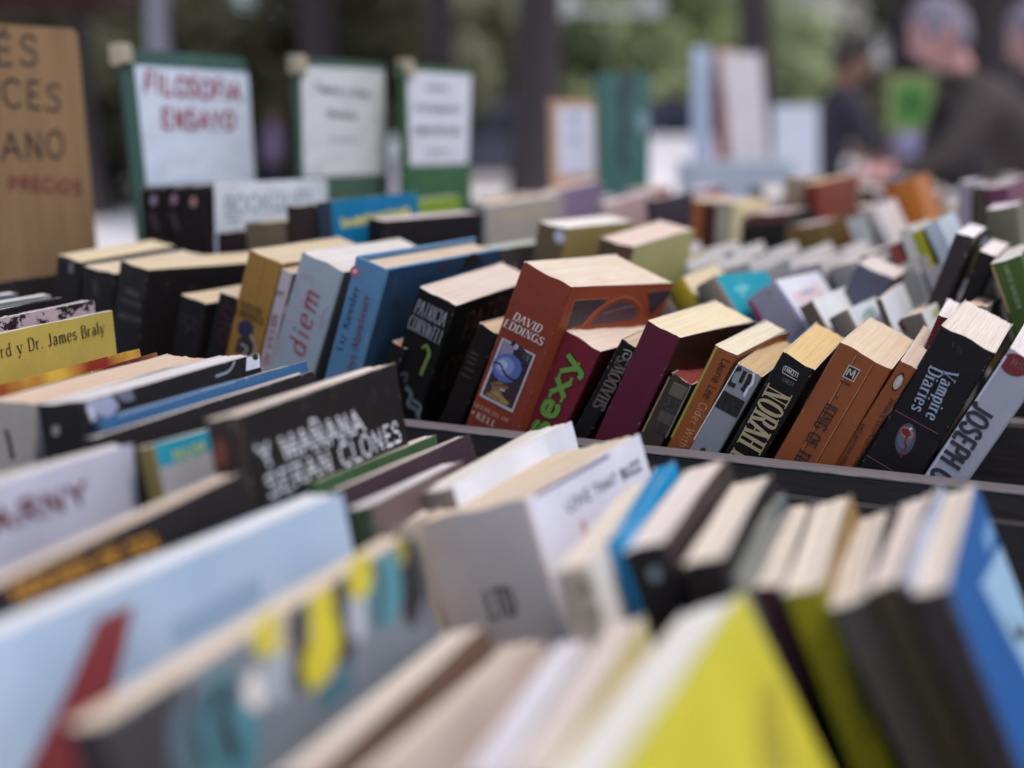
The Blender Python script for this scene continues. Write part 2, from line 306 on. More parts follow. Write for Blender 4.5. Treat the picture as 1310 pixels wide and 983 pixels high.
# ------------------------------------------------------------------ a book: cover folded round its spine, and the block of leaves
def book_meshes(t,w,h,sp,fr,bk,pg,hard=False,flare=0,curl=0,bulge=0,seed=0,lo=False):
    rnd=random.Random(seed)
    c=.0024 if hard else .0004
    c=min(c,t*.22)
    r=min(.0014 if not hard else .003,t*.3)
    over=.0032 if hard else 0
    path=[(0,w,'b'),(0,w-.002,'b'),(0,w*.85,'b'),(0,w*.7,'b'),(0,w*.5,'b'),(0,w*.2,'b'),(0,.006,'b'),(0,r+.0006,'b')]
    nc=2 if lo else 4
    for k in range(nc+1):
        a=math.pi/2*k/nc; path.append((r-r*math.cos(a),r-r*math.sin(a),'e'))
    ns=2 if lo else max(4,int(t/.004))
    m_=min(.0005,(t-2*r)*.2)
    xs_=[r+m_]+[r+(t-2*r)*k/ns for k in range(1,ns)]+[t-r-m_]
    for x_ in xs_: path.append((x_,0,'s'))
    for k in range(nc+1):
        a=math.pi/2*k/nc; path.append((t-r+r*math.sin(a),r-r*math.cos(a),'e'))
    path+=[(t,r+.0006,'f'),(t,.006,'f'),(t,w*.2,'f'),(t,w*.5,'f'),(t,w*.7,'f'),(t,w*.85,'f'),(t,w-.002,'f'),(t,w,'f')]
    zs=[0,-.0007,-.0016,-.012,-.03,-.06,-.1,-h] if not lo else [0,-.01,-h]
    n=len(path); V=[];wear=[];F=[];T=[]
    ph=rnd.uniform(0,6); amp=.00045 if not hard else .00005
    def off(p):   # inward normal
        x,y,k=p
        if k=='b': return (c,0)
        if k=='f': return (-c,0)
        if k=='s': return (0,c)
        cx=r if x<t/2 else t-r; d=(x-cx,y-r); l=math.hypot(*d) or 1; return (-d[0]/l*c,-d[1]/l*c)
    def sk(x,y): return x+flare*(y/w)*(x/t)
    for side in (0,1):
        for zi,z in enumerate(zs):
            for p in path:
                o=off(p) if side else (0,0); x,y=p[0]+o[0],p[1]+o[1]
                zz=z+(amp*math.sin(x*260+ph)*(1 if p[2]=='s' else .5)+ (rnd.uniform(-.00018,.00018) if not hard and not lo and side==0 else 0) if zi==0 else 0)
                cu=0
                if curl and p[2] in 'fb' and y>.5*w: cu=curl*((y/w-.5)/.5)**2*(1 if p[2]=='f' else -.5)*(1-min(1,-z/.09))
                if bulge and p[2]=='s': y-=bulge*math.sin(math.pi*min(1,max(0,x/t)))
                V.append((sk(x,y)+cu,y,zz))
                we=.8 if p[2]=='e' and r*.2<min(x,t-x)+0*y<r*.9 or p[1]==w else 0.
                if zi==0: we=1.
                elif zi==1: we=max(we,.6)
                wear.append(we)
    N=len(zs)*n
    fa,ba=lin(fr),lin(bk); sa=lin(sp); edge=lin((222,212,200)) if not hard else sa
    def tint(i):
        k=path[i][2]; k2=path[i+1][2]
        if 'b' in (k,k2): return ba
        if 'f' in (k,k2): return fa
        return sa
    for zi in range(len(zs)-1):
        for i in range(n-1):
            a=zi*n+i; F.append((a,a+n,a+n+1,a+1)); T.append(tint(i))
            F.append((N+a,N+a+1,N+a+n+1,N+a+n)); T.append(edge)
    for i in range(n-1): F.append((i,i+1,N+i+1,N+i)); T.append(edge)
    for zi in range(len(zs)-1):
        a=zi*n; F.append((a,N+a,N+a+n,a+n)); T.append(edge)
        a=zi*n+n-1; F.append((a,a+n,N+a+n,N+a)); T.append(edge)
    cov=(V,F,T,wear)
    # leaves
    nx=6 if lo else max(8,min(44,int(t/.0007))); ny=5 if not lo else 3
    x0,x1=c*1.02,t-c*1.02; y0,y1=c+.0001,w-(.0035 if hard else .0006)
    V=[];F=[];top=-over-(.0001)
    ho=[]; v=0
    for i in range(nx+1): v=.55*v+rnd.uniform(-1,1)*.00034; ho.append(v if not hard else v*.3)
    m=max(ho)
    for i in range(nx+1):
        u=i/nx
        for j in range(ny+1):
            vv=j/ny; x=x0+(x1-x0)*u; y=y0+(y1-y0)*vv
            bow=-.0007*math.sin(math.pi*u)*(1-vv) if not hard else 0
            V.append((sk(x,y),y+(.0009*math.sin(math.pi*u) if j==0 else 0)-(.0012*math.sin(math.pi*u)*0),top+ho[i]-m+bow))
    nt_=len(V)
    bt=[]
    for i in range(nx+1):
        for j in (0,ny): 
            q=V[i*(ny+1)+j]; V.append((q[0],q[1],-h+.001)); 
    for i in range(nx):
        for j in range(ny): a=i*(ny+1)+j; F.append((a,a+ny+1,a+ny+2,a+1))
        a=i*(ny+1); b=nt_+i*2; F.append((a,b,b+2,a+ny+1)); F.append((a+ny,a+2*ny+1,b+3,b+1)); F.append((b,b+1,b+3,b+2))
    F.append(tuple([j for j in range(ny+1)]+[nt_+1,nt_])); a=nx*(ny+1); F.append(tuple([nt_+nx*2,nt_+nx*2+1]+[a+j for j in range(ny,-1,-1)]))
    return cov,(V,F,[lin(pg)]*len(V))
def pose_matrix(o,ang):
    return Matrix.Translation(o)@Matrix.Rotation(ang[0],4,'Z')@Matrix.Rotation(ang[1],4,'Y')@Matrix.Rotation(ang[2],4,'X')
def book(label,group,pose,h,sp,fr=None,bk=None,pg=(236,228,214),dec=(),hard=0,flare=0,crease=0,gloss=0,pat=None,tall=0,seed=0,lo=False):
    o,ang,t,w=pose; fr=fr or sp; bk=bk or fr
    Mx=pose_matrix(o,ang)
    # the empty sits on the crate floor at the foot of the spine
    foot=Mx@Vector((t/2,0,-h)); L0=Matrix.Translation((-t/2,0,h))
    root=empty('book',label,'book',group=group)
    root.matrix_world=Matrix.Translation(foot)@Mx.to_3x3().to_4x4()
    rc=random.Random(seed*7+1); q_=rc.uniform(-9,3); pg=(pg[0]+q_,pg[1]+q_-rc.uniform(0,4),pg[2]+q_-rc.uniform(0,12)); hasF=any(d[1]=='F' for d in dec); hasS=any(d[1]=='S' for d in dec) or crease
    curl=0 if (hard or hasF or lo or t<.006) else rc.uniform(0,.0032); bulge=0 if (hasS or lo or hard or t<.012) else rc.uniform(-.0006,.0014)
    cov,pgs=book_meshes(t,w,h,sp,fr,bk,pg,hard,flare,curl,bulge,seed=seed,lo=lo)
    sh=lambda V:[(v[0]-t/2,v[1],v[2]+h) for v in V]
    m=M[pat] if pat else M['gloss'] if gloss else M['cover']
    mesh_obj('cover',sh(cov[0]),cov[1],m,root,tints=None,wear=cov[3])
    ob=root.children[0]; a=ob.data.attributes.new('tint','FLOAT_COLOR','FACE')
    for i,tc in enumerate(cov[2]): a.data[i].color=(*tc,1)
    mesh_obj('page_block',sh(pgs[0]),pgs[1],M['pages'],root,tints=pgs[2])
    putS=lambda u,v,l:(u-t/2,-l,h-v)
    sl=flare/w
    nf=Vector((1,-sl,0)).normalized()
    putF=lambda u,v,l:(t/2+sl*u+nf.x*l,u+nf.y*l,h-v)
    dec=[tuple(d) for d in dec]
    if crease:
        rnd=random.Random(seed)
        for k in range(crease):
            u=t*(k+1)/(crease+1)+rnd.uniform(-.001,.001)
            P=[(u+rnd.uniform(-.00015,.00015),.002+j*(h-.01)/14) for j in range(15)]
            cc=tuple(min(255,int(x*1.28+18)) for x in sp)
            dec.insert(0,('L','S',P,cc,.00035)); dec.insert(0,('L','S',[(p[0]+.0005,p[1]) for p in P],tuple(int(x*.62) for x in sp),.0006))
    kept=[]
    for d in dec:
        if d[0]=='G':
            P=clip_poly([tuple(p) for p in d[2]],(w if d[1]=='F' else t)-.0004,h-.001)
            if len(P)<3: continue
            d=(d[0],d[1],P,d[3])
        kept.append(d)
    dec=kept
    if dec: print_on(root,dec,putS,putF)
    return root
# every book: world position of its top spine corner, (yaw, lean, pitch), thickness, width, height, colours, print
BOOKS=[
{'label':'thin black book cut by the left edge beside the cardboard sign','sp':(39,34,36),'pg':(196,178,155),'grp':'paperbacks standing in the middle box','pose':((-0.72012,0.64729,0.99728),(-0.00466,-0.19516,-0.0),0.0227,0.1),'h':0.1909},
{'label':'black paperback with a small grey mark,leftmost thick one of the black books','sp':(39,34,36),'pg':(220,203,178),'grp':'paperbacks standing in the middle box','dec':[('G','S',[(0.01122,0.00241),(0.01532,0.00231),(0.01524,0.00999),(0.01111,0.00981)],(120,115,115)),('L','S',[(0.01148,0.00575),(0.01489,0.00553)],(60,55,55),0.001,0)],'pose':((-0.65894,0.6519,1.02071),(0.06778,0.1903,0.02979),0.0221,0.1072),'h':0.2104},
{'label':'low black paperback squeezed between two taller black books','sp':(39,34,36),'pg':(220,203,178),'grp':'paperbacks standing in the middle box','dec':[('L','S',[(0.00892,0.00919),(0.01382,0.00875),(0.01055,0.01387),(0.01617,0.01383)],(105,100,100),0.0007,0),('L','S',[(0.01001,0.01733),(0.01564,0.01729)],(100,95,95),0.0007,0)],'pose':((-0.6315,0.64771,1.01448),(0.00804,0.15196,0.01962),0.0287,0.11),'h':0.2025},
{'label':'tall thick black book lettered new moon in grey','sp':(39,34,36),'pg':(220,203,178),'grp':'paperbacks standing in the middle box','dec':[('T','S','NEW',(0.00924,0.02047),(0.02229,0.02073),(0.00926,0.01715),(115,112,112),'sans',0.13),('T','S','MOON',(0.00615,0.02772),(0.02484,0.02719),(0.00639,0.02431),(105,100,100),'sans',0.13),('T','S','MEYER',(0.00541,0.03883),(0.02649,0.03752),(0.0055,0.03544),(115,112,112),'sans',0.13)],'pose':((-0.59652,0.64656,1.02001),(-0.10326,0.20656,-0.03345),0.0271,0.13),'h':0.209},
{'label':'short black paperback with faint pattern below the tall black book','sp':(39,34,36),'pg':(220,203,178),'grp':'paperbacks standing in the middle box','dec':[('L','S',[(0.00309,0.0132),(0.00859,0.01303),(0.00563,0.01903),(0.01124,0.01936),(0.00818,0.02487)],(72,66,66),0.0007,0),('L','S',[(0.01128,0.01268),(0.01546,0.01293),(0.01393,0.019),(0.01832,0.02029)],(72,66,66),0.0007,0)],'pose':((-0.54543,0.64699,0.99934),(-0.04083,0.25912,-0.00534),0.0207,0.11),'h':0.1904},
{'label':'black paperback with dark red outlined letters beside the mustard one','sp':(39,34,36),'pg':(220,203,178),'grp':'paperbacks standing in the middle box','dec':[('T','S','UIO',(0.0054,0.00641),(0.00614,0.03286),(0.01389,0.00655),(120,50,55),'out',0.05)],'pose':((-0.51422,0.64779,1.00273),(0.00251,0.30112,-0.00352),0.0149,0.11),'h':0.1972},
{'label':'mustard yellow paperback by the author of the brick red one,with a warrior picture','sp':(170,124,56),'pg':(220,203,178),'grp':'paperbacks standing in the middle box','crease':1,'dec':[('T','S','DAVID',(0.00412,0.03841),(0.02036,0.03808),(0.00421,0.03388),(40,30,25),'serif',0.16),('T','S','EDDINGS',(0.00102,0.04451),(0.02379,0.04344),(0.00113,0.04001),(40,30,25),'serif',0.16),('O','S',(0.01168,0.05133),(0.01803,0.05095),(0.01149,0.0576),(50,45,80)),('G','S',[(0.00754,0.0598),(0.01411,0.05538),(0.02246,0.05751),(0.02155,0.06805),(0.0076,0.06942)],(60,45,40)),('L','S',[(0.01087,0.06237),(0.01637,0.06345),(0.01416,0.06949)],(190,185,190),0.0011,0),('L','S',[(0.01614,0.05341),(0.02187,0.06001),(0.02127,0.06704)],(200,190,190),0.0009,0)],'pose':((-0.48959,0.64876,1.03104),(0.01039,0.3289,0.00652),0.0263,0.11),'h':0.2246},
{'label':'thin lilac white paperback numbered 119','sp':(196,182,190),'fr':(60,40,42),'pg':(220,203,178),'grp':'paperbacks standing in the middle box','dec':[('T','S','119',(0.00063,0.0175),(0.0059,0.01669),(0.00039,0.01436),(70,50,55),'serif',0.16),('T','S','MILENA AG',(0.00196,0.03),(0.00369,0.06462),(0.00617,0.03001),(130,55,75),'serif',0.17)],'pose':((-0.46492,0.64871,1.01962),(0.00912,0.31049,-0.00686),0.0089,0.11),'h':0.2173},
{'label':'pale grey blue paperback with pink script and looping swirls','sp':(165,178,190),'fr':(110,105,105),'pg':(226,224,226),'grp':'paperbacks standing in the middle box','dec':[('L','S',[(0.00927,0.01666),(0.00473,0.01429),(0.00189,0.02091),(0.00661,0.02756),(0.0132,0.02849),(0.01583,0.02138),(0.01191,0.01337),(0.00692,0.01336)],(196,140,175),0.0007,0),('L','S',[(0.00235,0.03379),(0.00011,0.04247),(0.00756,0.04578),(0.01402,0.03851),(0.0074,0.03376),(0.01037,0.02375)],(200,165,190),0.001,0),('L','S',[(0.02949,0.02514),(0.02708,0.0327),(0.02855,0.04078),(0.03127,0.0341)],(185,130,165),0.0007,0),('L','S',[(0.00598,0.05648),(0.00342,0.06436),(0.00774,0.06969)],(196,150,180),0.0007,0),('T','S','diem',(0.02264,0.0645),(0.02134,0.02114),(0.00917,0.06622),(168,48,82),'script',0.13)],'pose':((-0.44751,0.64718,1.03153),(-0.00699,0.35766,-0.00377),0.033,0.125),'h':0.2241},
{'label':'sky blue hardcover with dark blue and red lettering','sp':(92,140,182),'fr':(50,80,112),'bk':(80,130,170),'pg':(220,203,178),'grp':'paperbacks standing in the middle box','hard':1,'dec':[('O','S',(0.00301,0.00877),(0.00644,0.00847),(0.00285,0.01217),(190,90,110)),('O','S',(0.00301,0.00877),(0.00446,0.00872),(0.00285,0.01021),(225,190,200)),('T','S','Liz Kessler',(0.00845,0.05994),(0.00907,0.0172),(0.00399,0.06019),(26,42,76),'serif',0.18),('T','S','Emilys Abenteuer',(0.0202,0.08021),(0.01793,0.01938),(0.01535,0.08014),(120,45,75),'serif',0.16),('O','F',(0.11304,0.00433),(0.1224,0.00232),(0.10895,-0.00062),(40,32,30)),('G','F',[(0.09704,0.01015),(0.10435,0.00521),(0.12314,0.00355),(0.13302,0.00798),(0.11331,0.01067)],(40,32,30)),('O','F',(0.07285,0.006),(0.07787,0.0054),(0.07156,0.00368),(90,50,60)),('L','F',[(0.01892,0.0293),(0.02109,0.02219),(0.0306,0.02982),(0.03662,0.02631)],(35,60,95),0.0015,0),('L','F',[(0.04361,0.01105),(0.06342,0.00996)],(38,62,95),0.002,0)],'pose':((-0.40333,0.63874,1.031),(-0.01045,0.3222,0.00274),0.0241,0.1585),'h':0.2249},
{'label':'short dark book sunk between the blue hardcover and the crime paperback','sp':(33,29,31),'pg':(180,150,130),'grp':'paperbacks standing in the middle box','pose':((-0.38395,0.64886,0.97808),(-0.00209,0.38749,-0.00503),0.0101,0.09),'h':0.1774},
{'label':'thick black crime paperback with tall thin silver lettering','sp':(28,25,25),'pg':(232,218,206),'grp':'paperbacks standing in the middle box','dec':[('T','S','PATRICIA',(0.0019,0.01664),(0.02368,0.01601),(0.00226,0.007),(200,202,210),'serif',0.085),('T','S','CORNWELL',(0.001,0.02734),(0.02575,0.0271),(0.00131,0.01827),(200,202,210),'serif',0.085),('L','S',[(0.01641,0.03173),(0.02023,0.03583),(0.02008,0.04193),(0.0196,0.04714),(0.01944,0.05165)],(120,150,70),0.0022,0),('L','S',[(0.01641,0.03173),(0.01475,0.03528)],(120,150,70),0.0016,0),('L','S',[(0.01239,0.06364),(0.01763,0.06657),(0.01781,0.07382),(0.02389,0.07404),(0.02829,0.07967)],(95,110,115),0.003,0),('L','S',[(0.00631,0.05834),(0.01004,0.05532),(0.01104,0.06153)],(80,70,90),0.002,0),('L','S',[(0.01983,0.06937),(0.02622,0.07055),(0.02626,0.07733)],(120,130,135),0.002,0),('T','F','PATRICIA',(0.02514,0.03148),(0.10973,0.02297),(0.022,0.00991),(150,98,72),'out',0.035),('T','F','CORNWELL',(0.01883,0.06388),(0.1039,0.06205),(0.01554,0.04049),(140,92,70),'out',0.035)],'pose':((-0.36434,0.64939,1.01289),(-0.00093,0.38682,0.04854),0.0268,0.1141),'h':0.2084},
{'label':'short dark paperback wedged against the brick red book','sp':(31,26,25),'pg':(222,198,172),'grp':'paperbacks standing in the middle box','dec':[('L','S',[(0.00212,0.01844),(0.00777,0.01811)],(80,58,50),0.001,0),('L','S',[(0.00234,0.02156),(0.00799,0.02121)],(80,58,50),0.001,0),('L','S',[(0.00209,0.02493),(0.00775,0.02458)],(80,58,50),0.001,0),('L','S',[(0.00223,0.0292),(0.00903,0.02876)],(78,56,50),0.001,0),('L','S',[(0.00189,0.03373),(0.00871,0.03328)],(78,56,50),0.001,0)],'pose':((-0.32409,0.64934,0.99324),(-0.02177,0.41678,-0.01712),0.0143,0.108),'h':0.1941},
{'label':'brick red paperback with a blue orb in a white frame on its spine','sp':(150,62,44),'fr':(172,76,44),'pg':(236,220,202),'grp':'paperbacks standing in the middle box','flare':0.01,'dec':[('T','S','DAVID',(0.00644,0.03375),(0.02602,0.03316),(0.00735,0.02892),(245,225,215),'serif',0.16),('T','S','EDDINGS',(0.0021,0.04015),(0.03025,0.03914),(0.00277,0.03535),(245,225,215),'serif',0.16),('G','S',[(0.00391,0.04695),(0.02851,0.04618),(0.02741,0.08505),(0.00253,0.08639)],(200,198,205)),('G','S',[(0.00542,0.04775),(0.02726,0.04731),(0.02636,0.08339),(0.00412,0.08476)],(62,40,50)),('G','S',[(0.00568,0.04794),(0.01448,0.04772),(0.01361,0.06694),(0.00594,0.06717)],(150,135,165)),('O','S',(0.01372,0.06221),(0.02365,0.06132),(0.01307,0.07139),(88,110,175)),('O','S',(0.01214,0.06197),(0.0184,0.0614),(0.01164,0.06794),(130,150,205)),('O','S',(0.01031,0.06185),(0.01379,0.06165),(0.0099,0.06517),(175,190,228)),('L','S',[(0.00434,0.06328),(0.00865,0.06216),(0.0129,0.06522),(0.01775,0.06692),(0.02297,0.0653),(0.02469,0.05822)],(32,30,55),0.0013,0),('L','S',[(0.01105,0.04653),(0.01569,0.04783),(0.01596,0.05129),(0.02125,0.05276),(0.0253,0.05688),(0.0248,0.06126)],(40,34,58),0.0032,0),('L','S',[(0.01631,0.04651),(0.02176,0.04841),(0.02641,0.0512)],(58,44,60),0.0022,0),('O','S',(0.01479,0.04777),(0.01627,0.04781),(0.01468,0.04961),(190,180,200)),('L','S',[(0.02089,0.05191),(0.02229,0.04968)],(110,90,90),0.0008,0),('L','S',[(0.02451,0.04806),(0.02449,0.05216)],(90,120,95),0.0013,0),('G','S',[(0.00699,0.07556),(0.01258,0.07165),(0.02007,0.07251),(0.01522,0.07658),(0.02036,0.0818),(0.01131,0.08019),(0.00569,0.08416),(0.00942,0.07852)],(140,110,75)),('G','S',[(0.00601,0.08346),(0.01275,0.07786),(0.02347,0.0807),(0.02206,0.08302),(0.01392,0.08359)],(170,140,70)),('L','S',[(0.01437,0.07597),(0.01767,0.07531)],(210,190,190),0.0012,0),('L','S',[(0.00835,0.07592),(0.01856,0.07172)],(120,70,60),0.0012,0),('L','S',[(0.00579,0.08145),(0.01688,0.08204)],(110,60,55),0.0008,0),('T','S','SEERESS OF',(0.00133,0.09364),(0.02787,0.09158),(0.00148,0.09131),(225,190,170),'serif',0.15),('O','S',(0.0024,0.09791),(0.00336,0.09784),(0.00237,0.09874),(225,200,185)),('T','S','KELL',(0.00614,0.0997),(0.02014,0.09866),(0.00635,0.09572),(225,200,185),'serif',0.16),('G','F',[(0.00838,0.0085),(0.04469,0.00842),(0.02614,0.02485),(0.01008,0.02688)],(64,50,60)),('L','F',[(0.00838,0.0085),(0.04469,0.00842)],(205,120,80),0.0006,0),('L','F',[(0.00838,0.0085),(0.01008,0.02688)],(205,120,80),0.0006,0),('L','F',[(0.02628,0.0264),(0.03725,0.01505),(0.05691,0.00825),(0.07364,0.00995),(0.08753,0.01688),(0.09068,0.02367)],(190,96,55),0.0016,0),('G','F',[(0.03359,0.02605),(0.04343,0.01554),(0.05923,0.00998),(0.07205,0.01196),(0.08273,0.01759),(0.08469,0.02426)],(90,62,74)),('L','F',[(0.04479,0.01876),(0.06736,0.01532),(0.07757,0.01504)],(150,110,110),0.0008,0),('G','F',[(0.08738,0.00532),(0.11857,0.00433),(0.11194,0.01282),(0.10171,0.02239)],(64,50,60)),('L','F',[(0.08738,0.00532),(0.11857,0.00433)],(205,120,80),0.0006,0)],'pose':((-0.29269,0.64413,1.03157),(-0.14732,0.36808,-0.04273),0.0348,0.1158),'h':0.2242},
{'label':'crimson paperback lettered in fat lime green letters','sp':(132,38,54),'fr':(85,30,36),'pg':(235,218,200),'grp':'paperbacks standing in the middle box','dec':[('T','S','sexy',(0.0158,0.06419),(0.01648,0.01015),(0.00223,0.06644),(28,38,28),'slab',0.3),('T','S','sexy',(0.0158,0.06419),(0.01648,0.01015),(0.00223,0.06644),(112,160,62),'slab',0.21)],'pose':((-0.26756,0.64879,0.99237),(-0.09272,0.43331,-0.03547),0.0246,0.105),'h':0.1897},
{'label':'narrow black paperback with a small square spiral emblem','sp':(31,28,28),'pg':(228,208,190),'grp':'paperbacks standing in the middle box','dec':[('T','S','SHADOWS',(0.01048,0.0428),(0.01041,0.00874),(0.00328,0.0435),(112,95,88),'serif',0.16),('L','S',[(0.00404,0.00472),(0.00887,0.00391),(0.00919,0.00842),(0.00576,0.00892),(0.00589,0.00622),(0.00791,0.00605)],(170,155,150),0.0007,0)],'pose':((-0.23361,0.64897,0.98997),(0.02185,0.47176,-0.0047),0.0102,0.108),'h':0.1968},
{'label':'plain crimson purple paperback with creamy pages','sp':(108,38,60),'fr':(66,28,30),'pg':(240,224,200),'grp':'paperbacks standing in the middle box','flare':0.006,'pose':((-0.21745,0.64617,1.00189),(-0.07836,0.41467,-0.01547),0.0214,0.1135),'h':0.2003},
{'label':'worn old book with red stained page edges and scuffed dark spine','sp':(66,56,48),'fr':(50,44,40),'pg':(158,78,78),'grp':'paperbacks standing in the middle box','dec':[('G','S',[(0.00339,0.00376),(0.01202,0.00306),(0.0119,0.01068),(0.00363,0.01119)],(92,88,78)),('G','S',[(0.00403,0.01198),(0.01308,0.01103),(0.01331,0.03332),(0.00497,0.03289)],(50,46,42)),('L','S',[(2e-05,0.00207),(0.00041,0.03804)],(150,130,105),0.0009,0),('L','S',[(0.01297,0.00103),(0.01371,0.03412)],(120,104,86),0.0009,0),('L','S',[(0.00339,0.00376),(0.01202,0.00306)],(130,115,98),0.0005,0),('G','S',[(0.00409,0.02109),(0.01199,0.02076),(0.01226,0.02724),(0.00413,0.0272)],(76,70,62))],'pose':((-0.204,0.64998,0.9721),(0.03938,0.42804,-0.06206),0.0134,0.1033),'h':0.1724},
{'label':'slim orange paperback with yellow green hinge lettered about cider','sp':(166,88,44),'bk':(160,158,60),'pg':(238,228,212),'grp':'paperbacks standing in the middle box','crease':0,'dec':[('L','S',[(0.00157,7e-05),(0.00043,0.05986)],(170,165,70),0.0012,0),('T','S','Laurie Lee',(0.0073,0.00461),(0.00661,0.02956),(0.01192,0.0046),(45,32,25),'sans',0.11),('T','S','Cider With Rosie',(0.00645,0.03292),(0.00571,0.07829),(0.01115,0.03284),(210,150,100),'sans',0.09)],'pose':((-0.17901,0.64838,0.99056),(-0.03063,0.41042,-0.00287),0.0136,0.1071),'h':0.191},
{'label':'battered silver grey paperback with a torn spine and black block numerals','sp':(150,152,160),'fr':(120,105,90),'pg':(214,186,152),'grp':'paperbacks standing in the middle box','dec':[('G','S',[(-0.00104,0.01717),(0.014,0.01656),(0.01439,0.02708),(0.00055,0.0278)],(38,34,35)),('L','S',[(0.00344,0.00162),(0.00015,0.00459),(0.00105,0.01163),(0.00506,0.01174)],(36,33,35),0.0026,0),('L','S',[(0.0059,0.00165),(0.00644,0.00888)],(36,33,35),0.0022,0),('L','S',[(0.0093,0.00161),(0.01022,0.00862),(0.00926,0.01223)],(36,33,35),0.0026,0),('L','S',[(0.00903,0.00379),(0.00921,0.01125)],(36,33,35),0.0012,0),('L','S',[(0.01035,-2e-05),(0.01232,0.00533),(0.01158,0.00931),(0.01204,0.01461)],(225,222,222),0.0014,0),('L','S',[(0.00055,0.00083),(-0.00029,0.05078)],(232,230,230),0.0006,0),('L','F',[(0.01829,0.00318),(0.05026,0.06481)],(225,220,214),0.0008,0),('L','S',[(0.00551,0.05398),(0.00735,0.05175),(0.00788,0.05459),(0.01056,0.05394)],(50,45,45),0.0012,0)],'pose':((-0.16594,0.64754,0.98125),(0.01882,0.4644,-0.00256),0.0153,0.106),'h':0.1839},
{'label':'black paperback with tall tan serif capitals reading Norah','sp':(34,31,32),'pg':(238,208,158),'grp':'paperbacks standing in the middle box','dec':[('T','S','FAWCETT',(0.00552,0.00847),(0.01354,0.0084),(0.00527,0.00615),(200,195,190),'sans',0.16),('L','S',[(0.00559,0.0098),(0.01384,0.0098)],(190,185,180),0.0005,0),('L','S',[(0.00542,0.00991),(0.00488,0.00595),(0.01288,0.00595)],(190,185,180),0.0004,0),('T','S','CREST',(0.0073,0.01373),(0.0139,0.01371),(0.00718,0.01182),(120,115,115),'sans',0.12),('T','S','NORAH L',(0.0019,0.01946),(0.00312,0.06517),(0.01609,0.01934),(186,166,124),'serif',0.17)],'pose':((-0.14077,0.64361,0.9899),(0.04302,0.46493,0.01039),0.0193,0.1111),'h':0.1916},
{'label':'thick burnt orange paperback with a black square emblem and cracked spine','sp':(158,84,48),'pg':(234,214,196),'grp':'paperbacks standing in the middle box','crease':2,'dec':[('G','S',[(0.00978,0.0081),(0.01626,0.00771),(0.01625,0.01521),(0.00985,0.01547)],(205,190,170)),('G','S',[(0.01035,0.00864),(0.01581,0.0083),(0.01576,0.01464),(0.01035,0.01489)],(34,30,30)),('L','S',[(0.01118,0.01374),(0.01132,0.00984),(0.01325,0.01255),(0.01413,0.00918),(0.01493,0.01396)],(200,190,170),0.0007,0),('L','S',[(0.01015,0.0177),(0.01584,0.01728)],(90,45,28),0.001,0),('O','S',(0.01263,0.02655),(0.01322,0.02654),(0.01271,0.02713),(80,42,28)),('T','S','KING OF THE',(0.00975,0.03175),(0.0096,0.0715),(0.01623,0.03182),(72,38,26),'serif',0.19)],'pose':((-0.11153,0.6452,0.99697),(0.01513,0.44703,-0.00301),0.0297,0.1098),'h':0.1931},
{'label':'thin orange paperback with an oval penguin emblem','sp':(160,84,48),'pg':(236,218,202),'grp':'paperbacks standing in the middle box','dec':[('O','S',(0.00473,0.0104),(0.00507,0.01554),(0.00716,0.01033),(60,36,28)),('O','S',(0.00473,0.0104),(0.00501,0.0146),(0.0067,0.01032),(206,176,150)),('O','S',(0.00448,0.00619),(0.00461,0.00756),(0.00557,0.00614),(50,34,30)),('O','S',(0.00456,0.00929),(0.00485,0.01251),(0.00556,0.00929),(205,200,195)),('T','S','PRINCE LEOPOLD OF LOEW',(0.00576,0.01976),(0.00863,0.06506),(0.00777,0.01971),(70,38,26),'sans',0.16),('T','S','AND WILLIAM GERHA',(0.00243,0.03855),(0.00424,0.06803),(0.00039,0.03861),(70,38,26),'sans',0.16)],'pose':((-0.08054,0.64549,0.98946),(0.02763,0.48015,0.03438),0.0091,0.11),'h':0.1977},
{'label':'thick black paperback with vampire lettering and a glowing red apple','sp':(37,33,37),'pg':(240,230,224),'grp':'paperbacks standing in the middle box','dec':[('T','S','Vampire',(0.0128,0.01866),(0.01608,0.04516),(0.01946,0.01831),(165,178,195),'serif',0.13),('T','S','Diaries',(0.00542,0.02055),(0.00794,0.04474),(0.0123,0.0201),(165,178,195),'serif',0.13),('T','S','TS',(0.0087,0.00695),(0.01517,0.00788),(0.0082,0.00449),(85,80,84),'serif',0.1),('O','S',(0.01335,0.06075),(0.01532,0.0693),(0.01814,0.05978),(78,84,104)),('O','S',(0.01295,0.06002),(0.01406,0.06616),(0.01655,0.0593),(98,106,128)),('O','S',(0.01243,0.05743),(0.01642,0.05744),(0.01281,0.06059),(175,95,60)),('O','S',(0.01243,0.05743),(0.01555,0.05748),(0.01278,0.05988),(150,140,150)),('O','S',(0.01199,0.05745),(0.01469,0.05752),(0.01235,0.05941),(130,36,34)),('L','S',[(0.01254,0.05519),(0.01341,0.05395)],(225,225,230),0.0012,0),('L','S',[(0.01335,0.05832),(0.01381,0.06242),(0.01547,0.06384),(0.01539,0.06779),(0.01592,0.0704)],(120,40,38),0.0011,0),('L','S',[(0.00145,0.05001),(0.02589,0.04998)],(130,80,95),0.0004,0),('L','S',[(0.00022,0.07857),(0.0234,0.07931)],(130,80,95),0.0004,0)],'pose':((-0.06224,0.64767,1.00861),(-0.01551,0.43829,-0.0001),0.0293,0.1147),'h':0.2056},
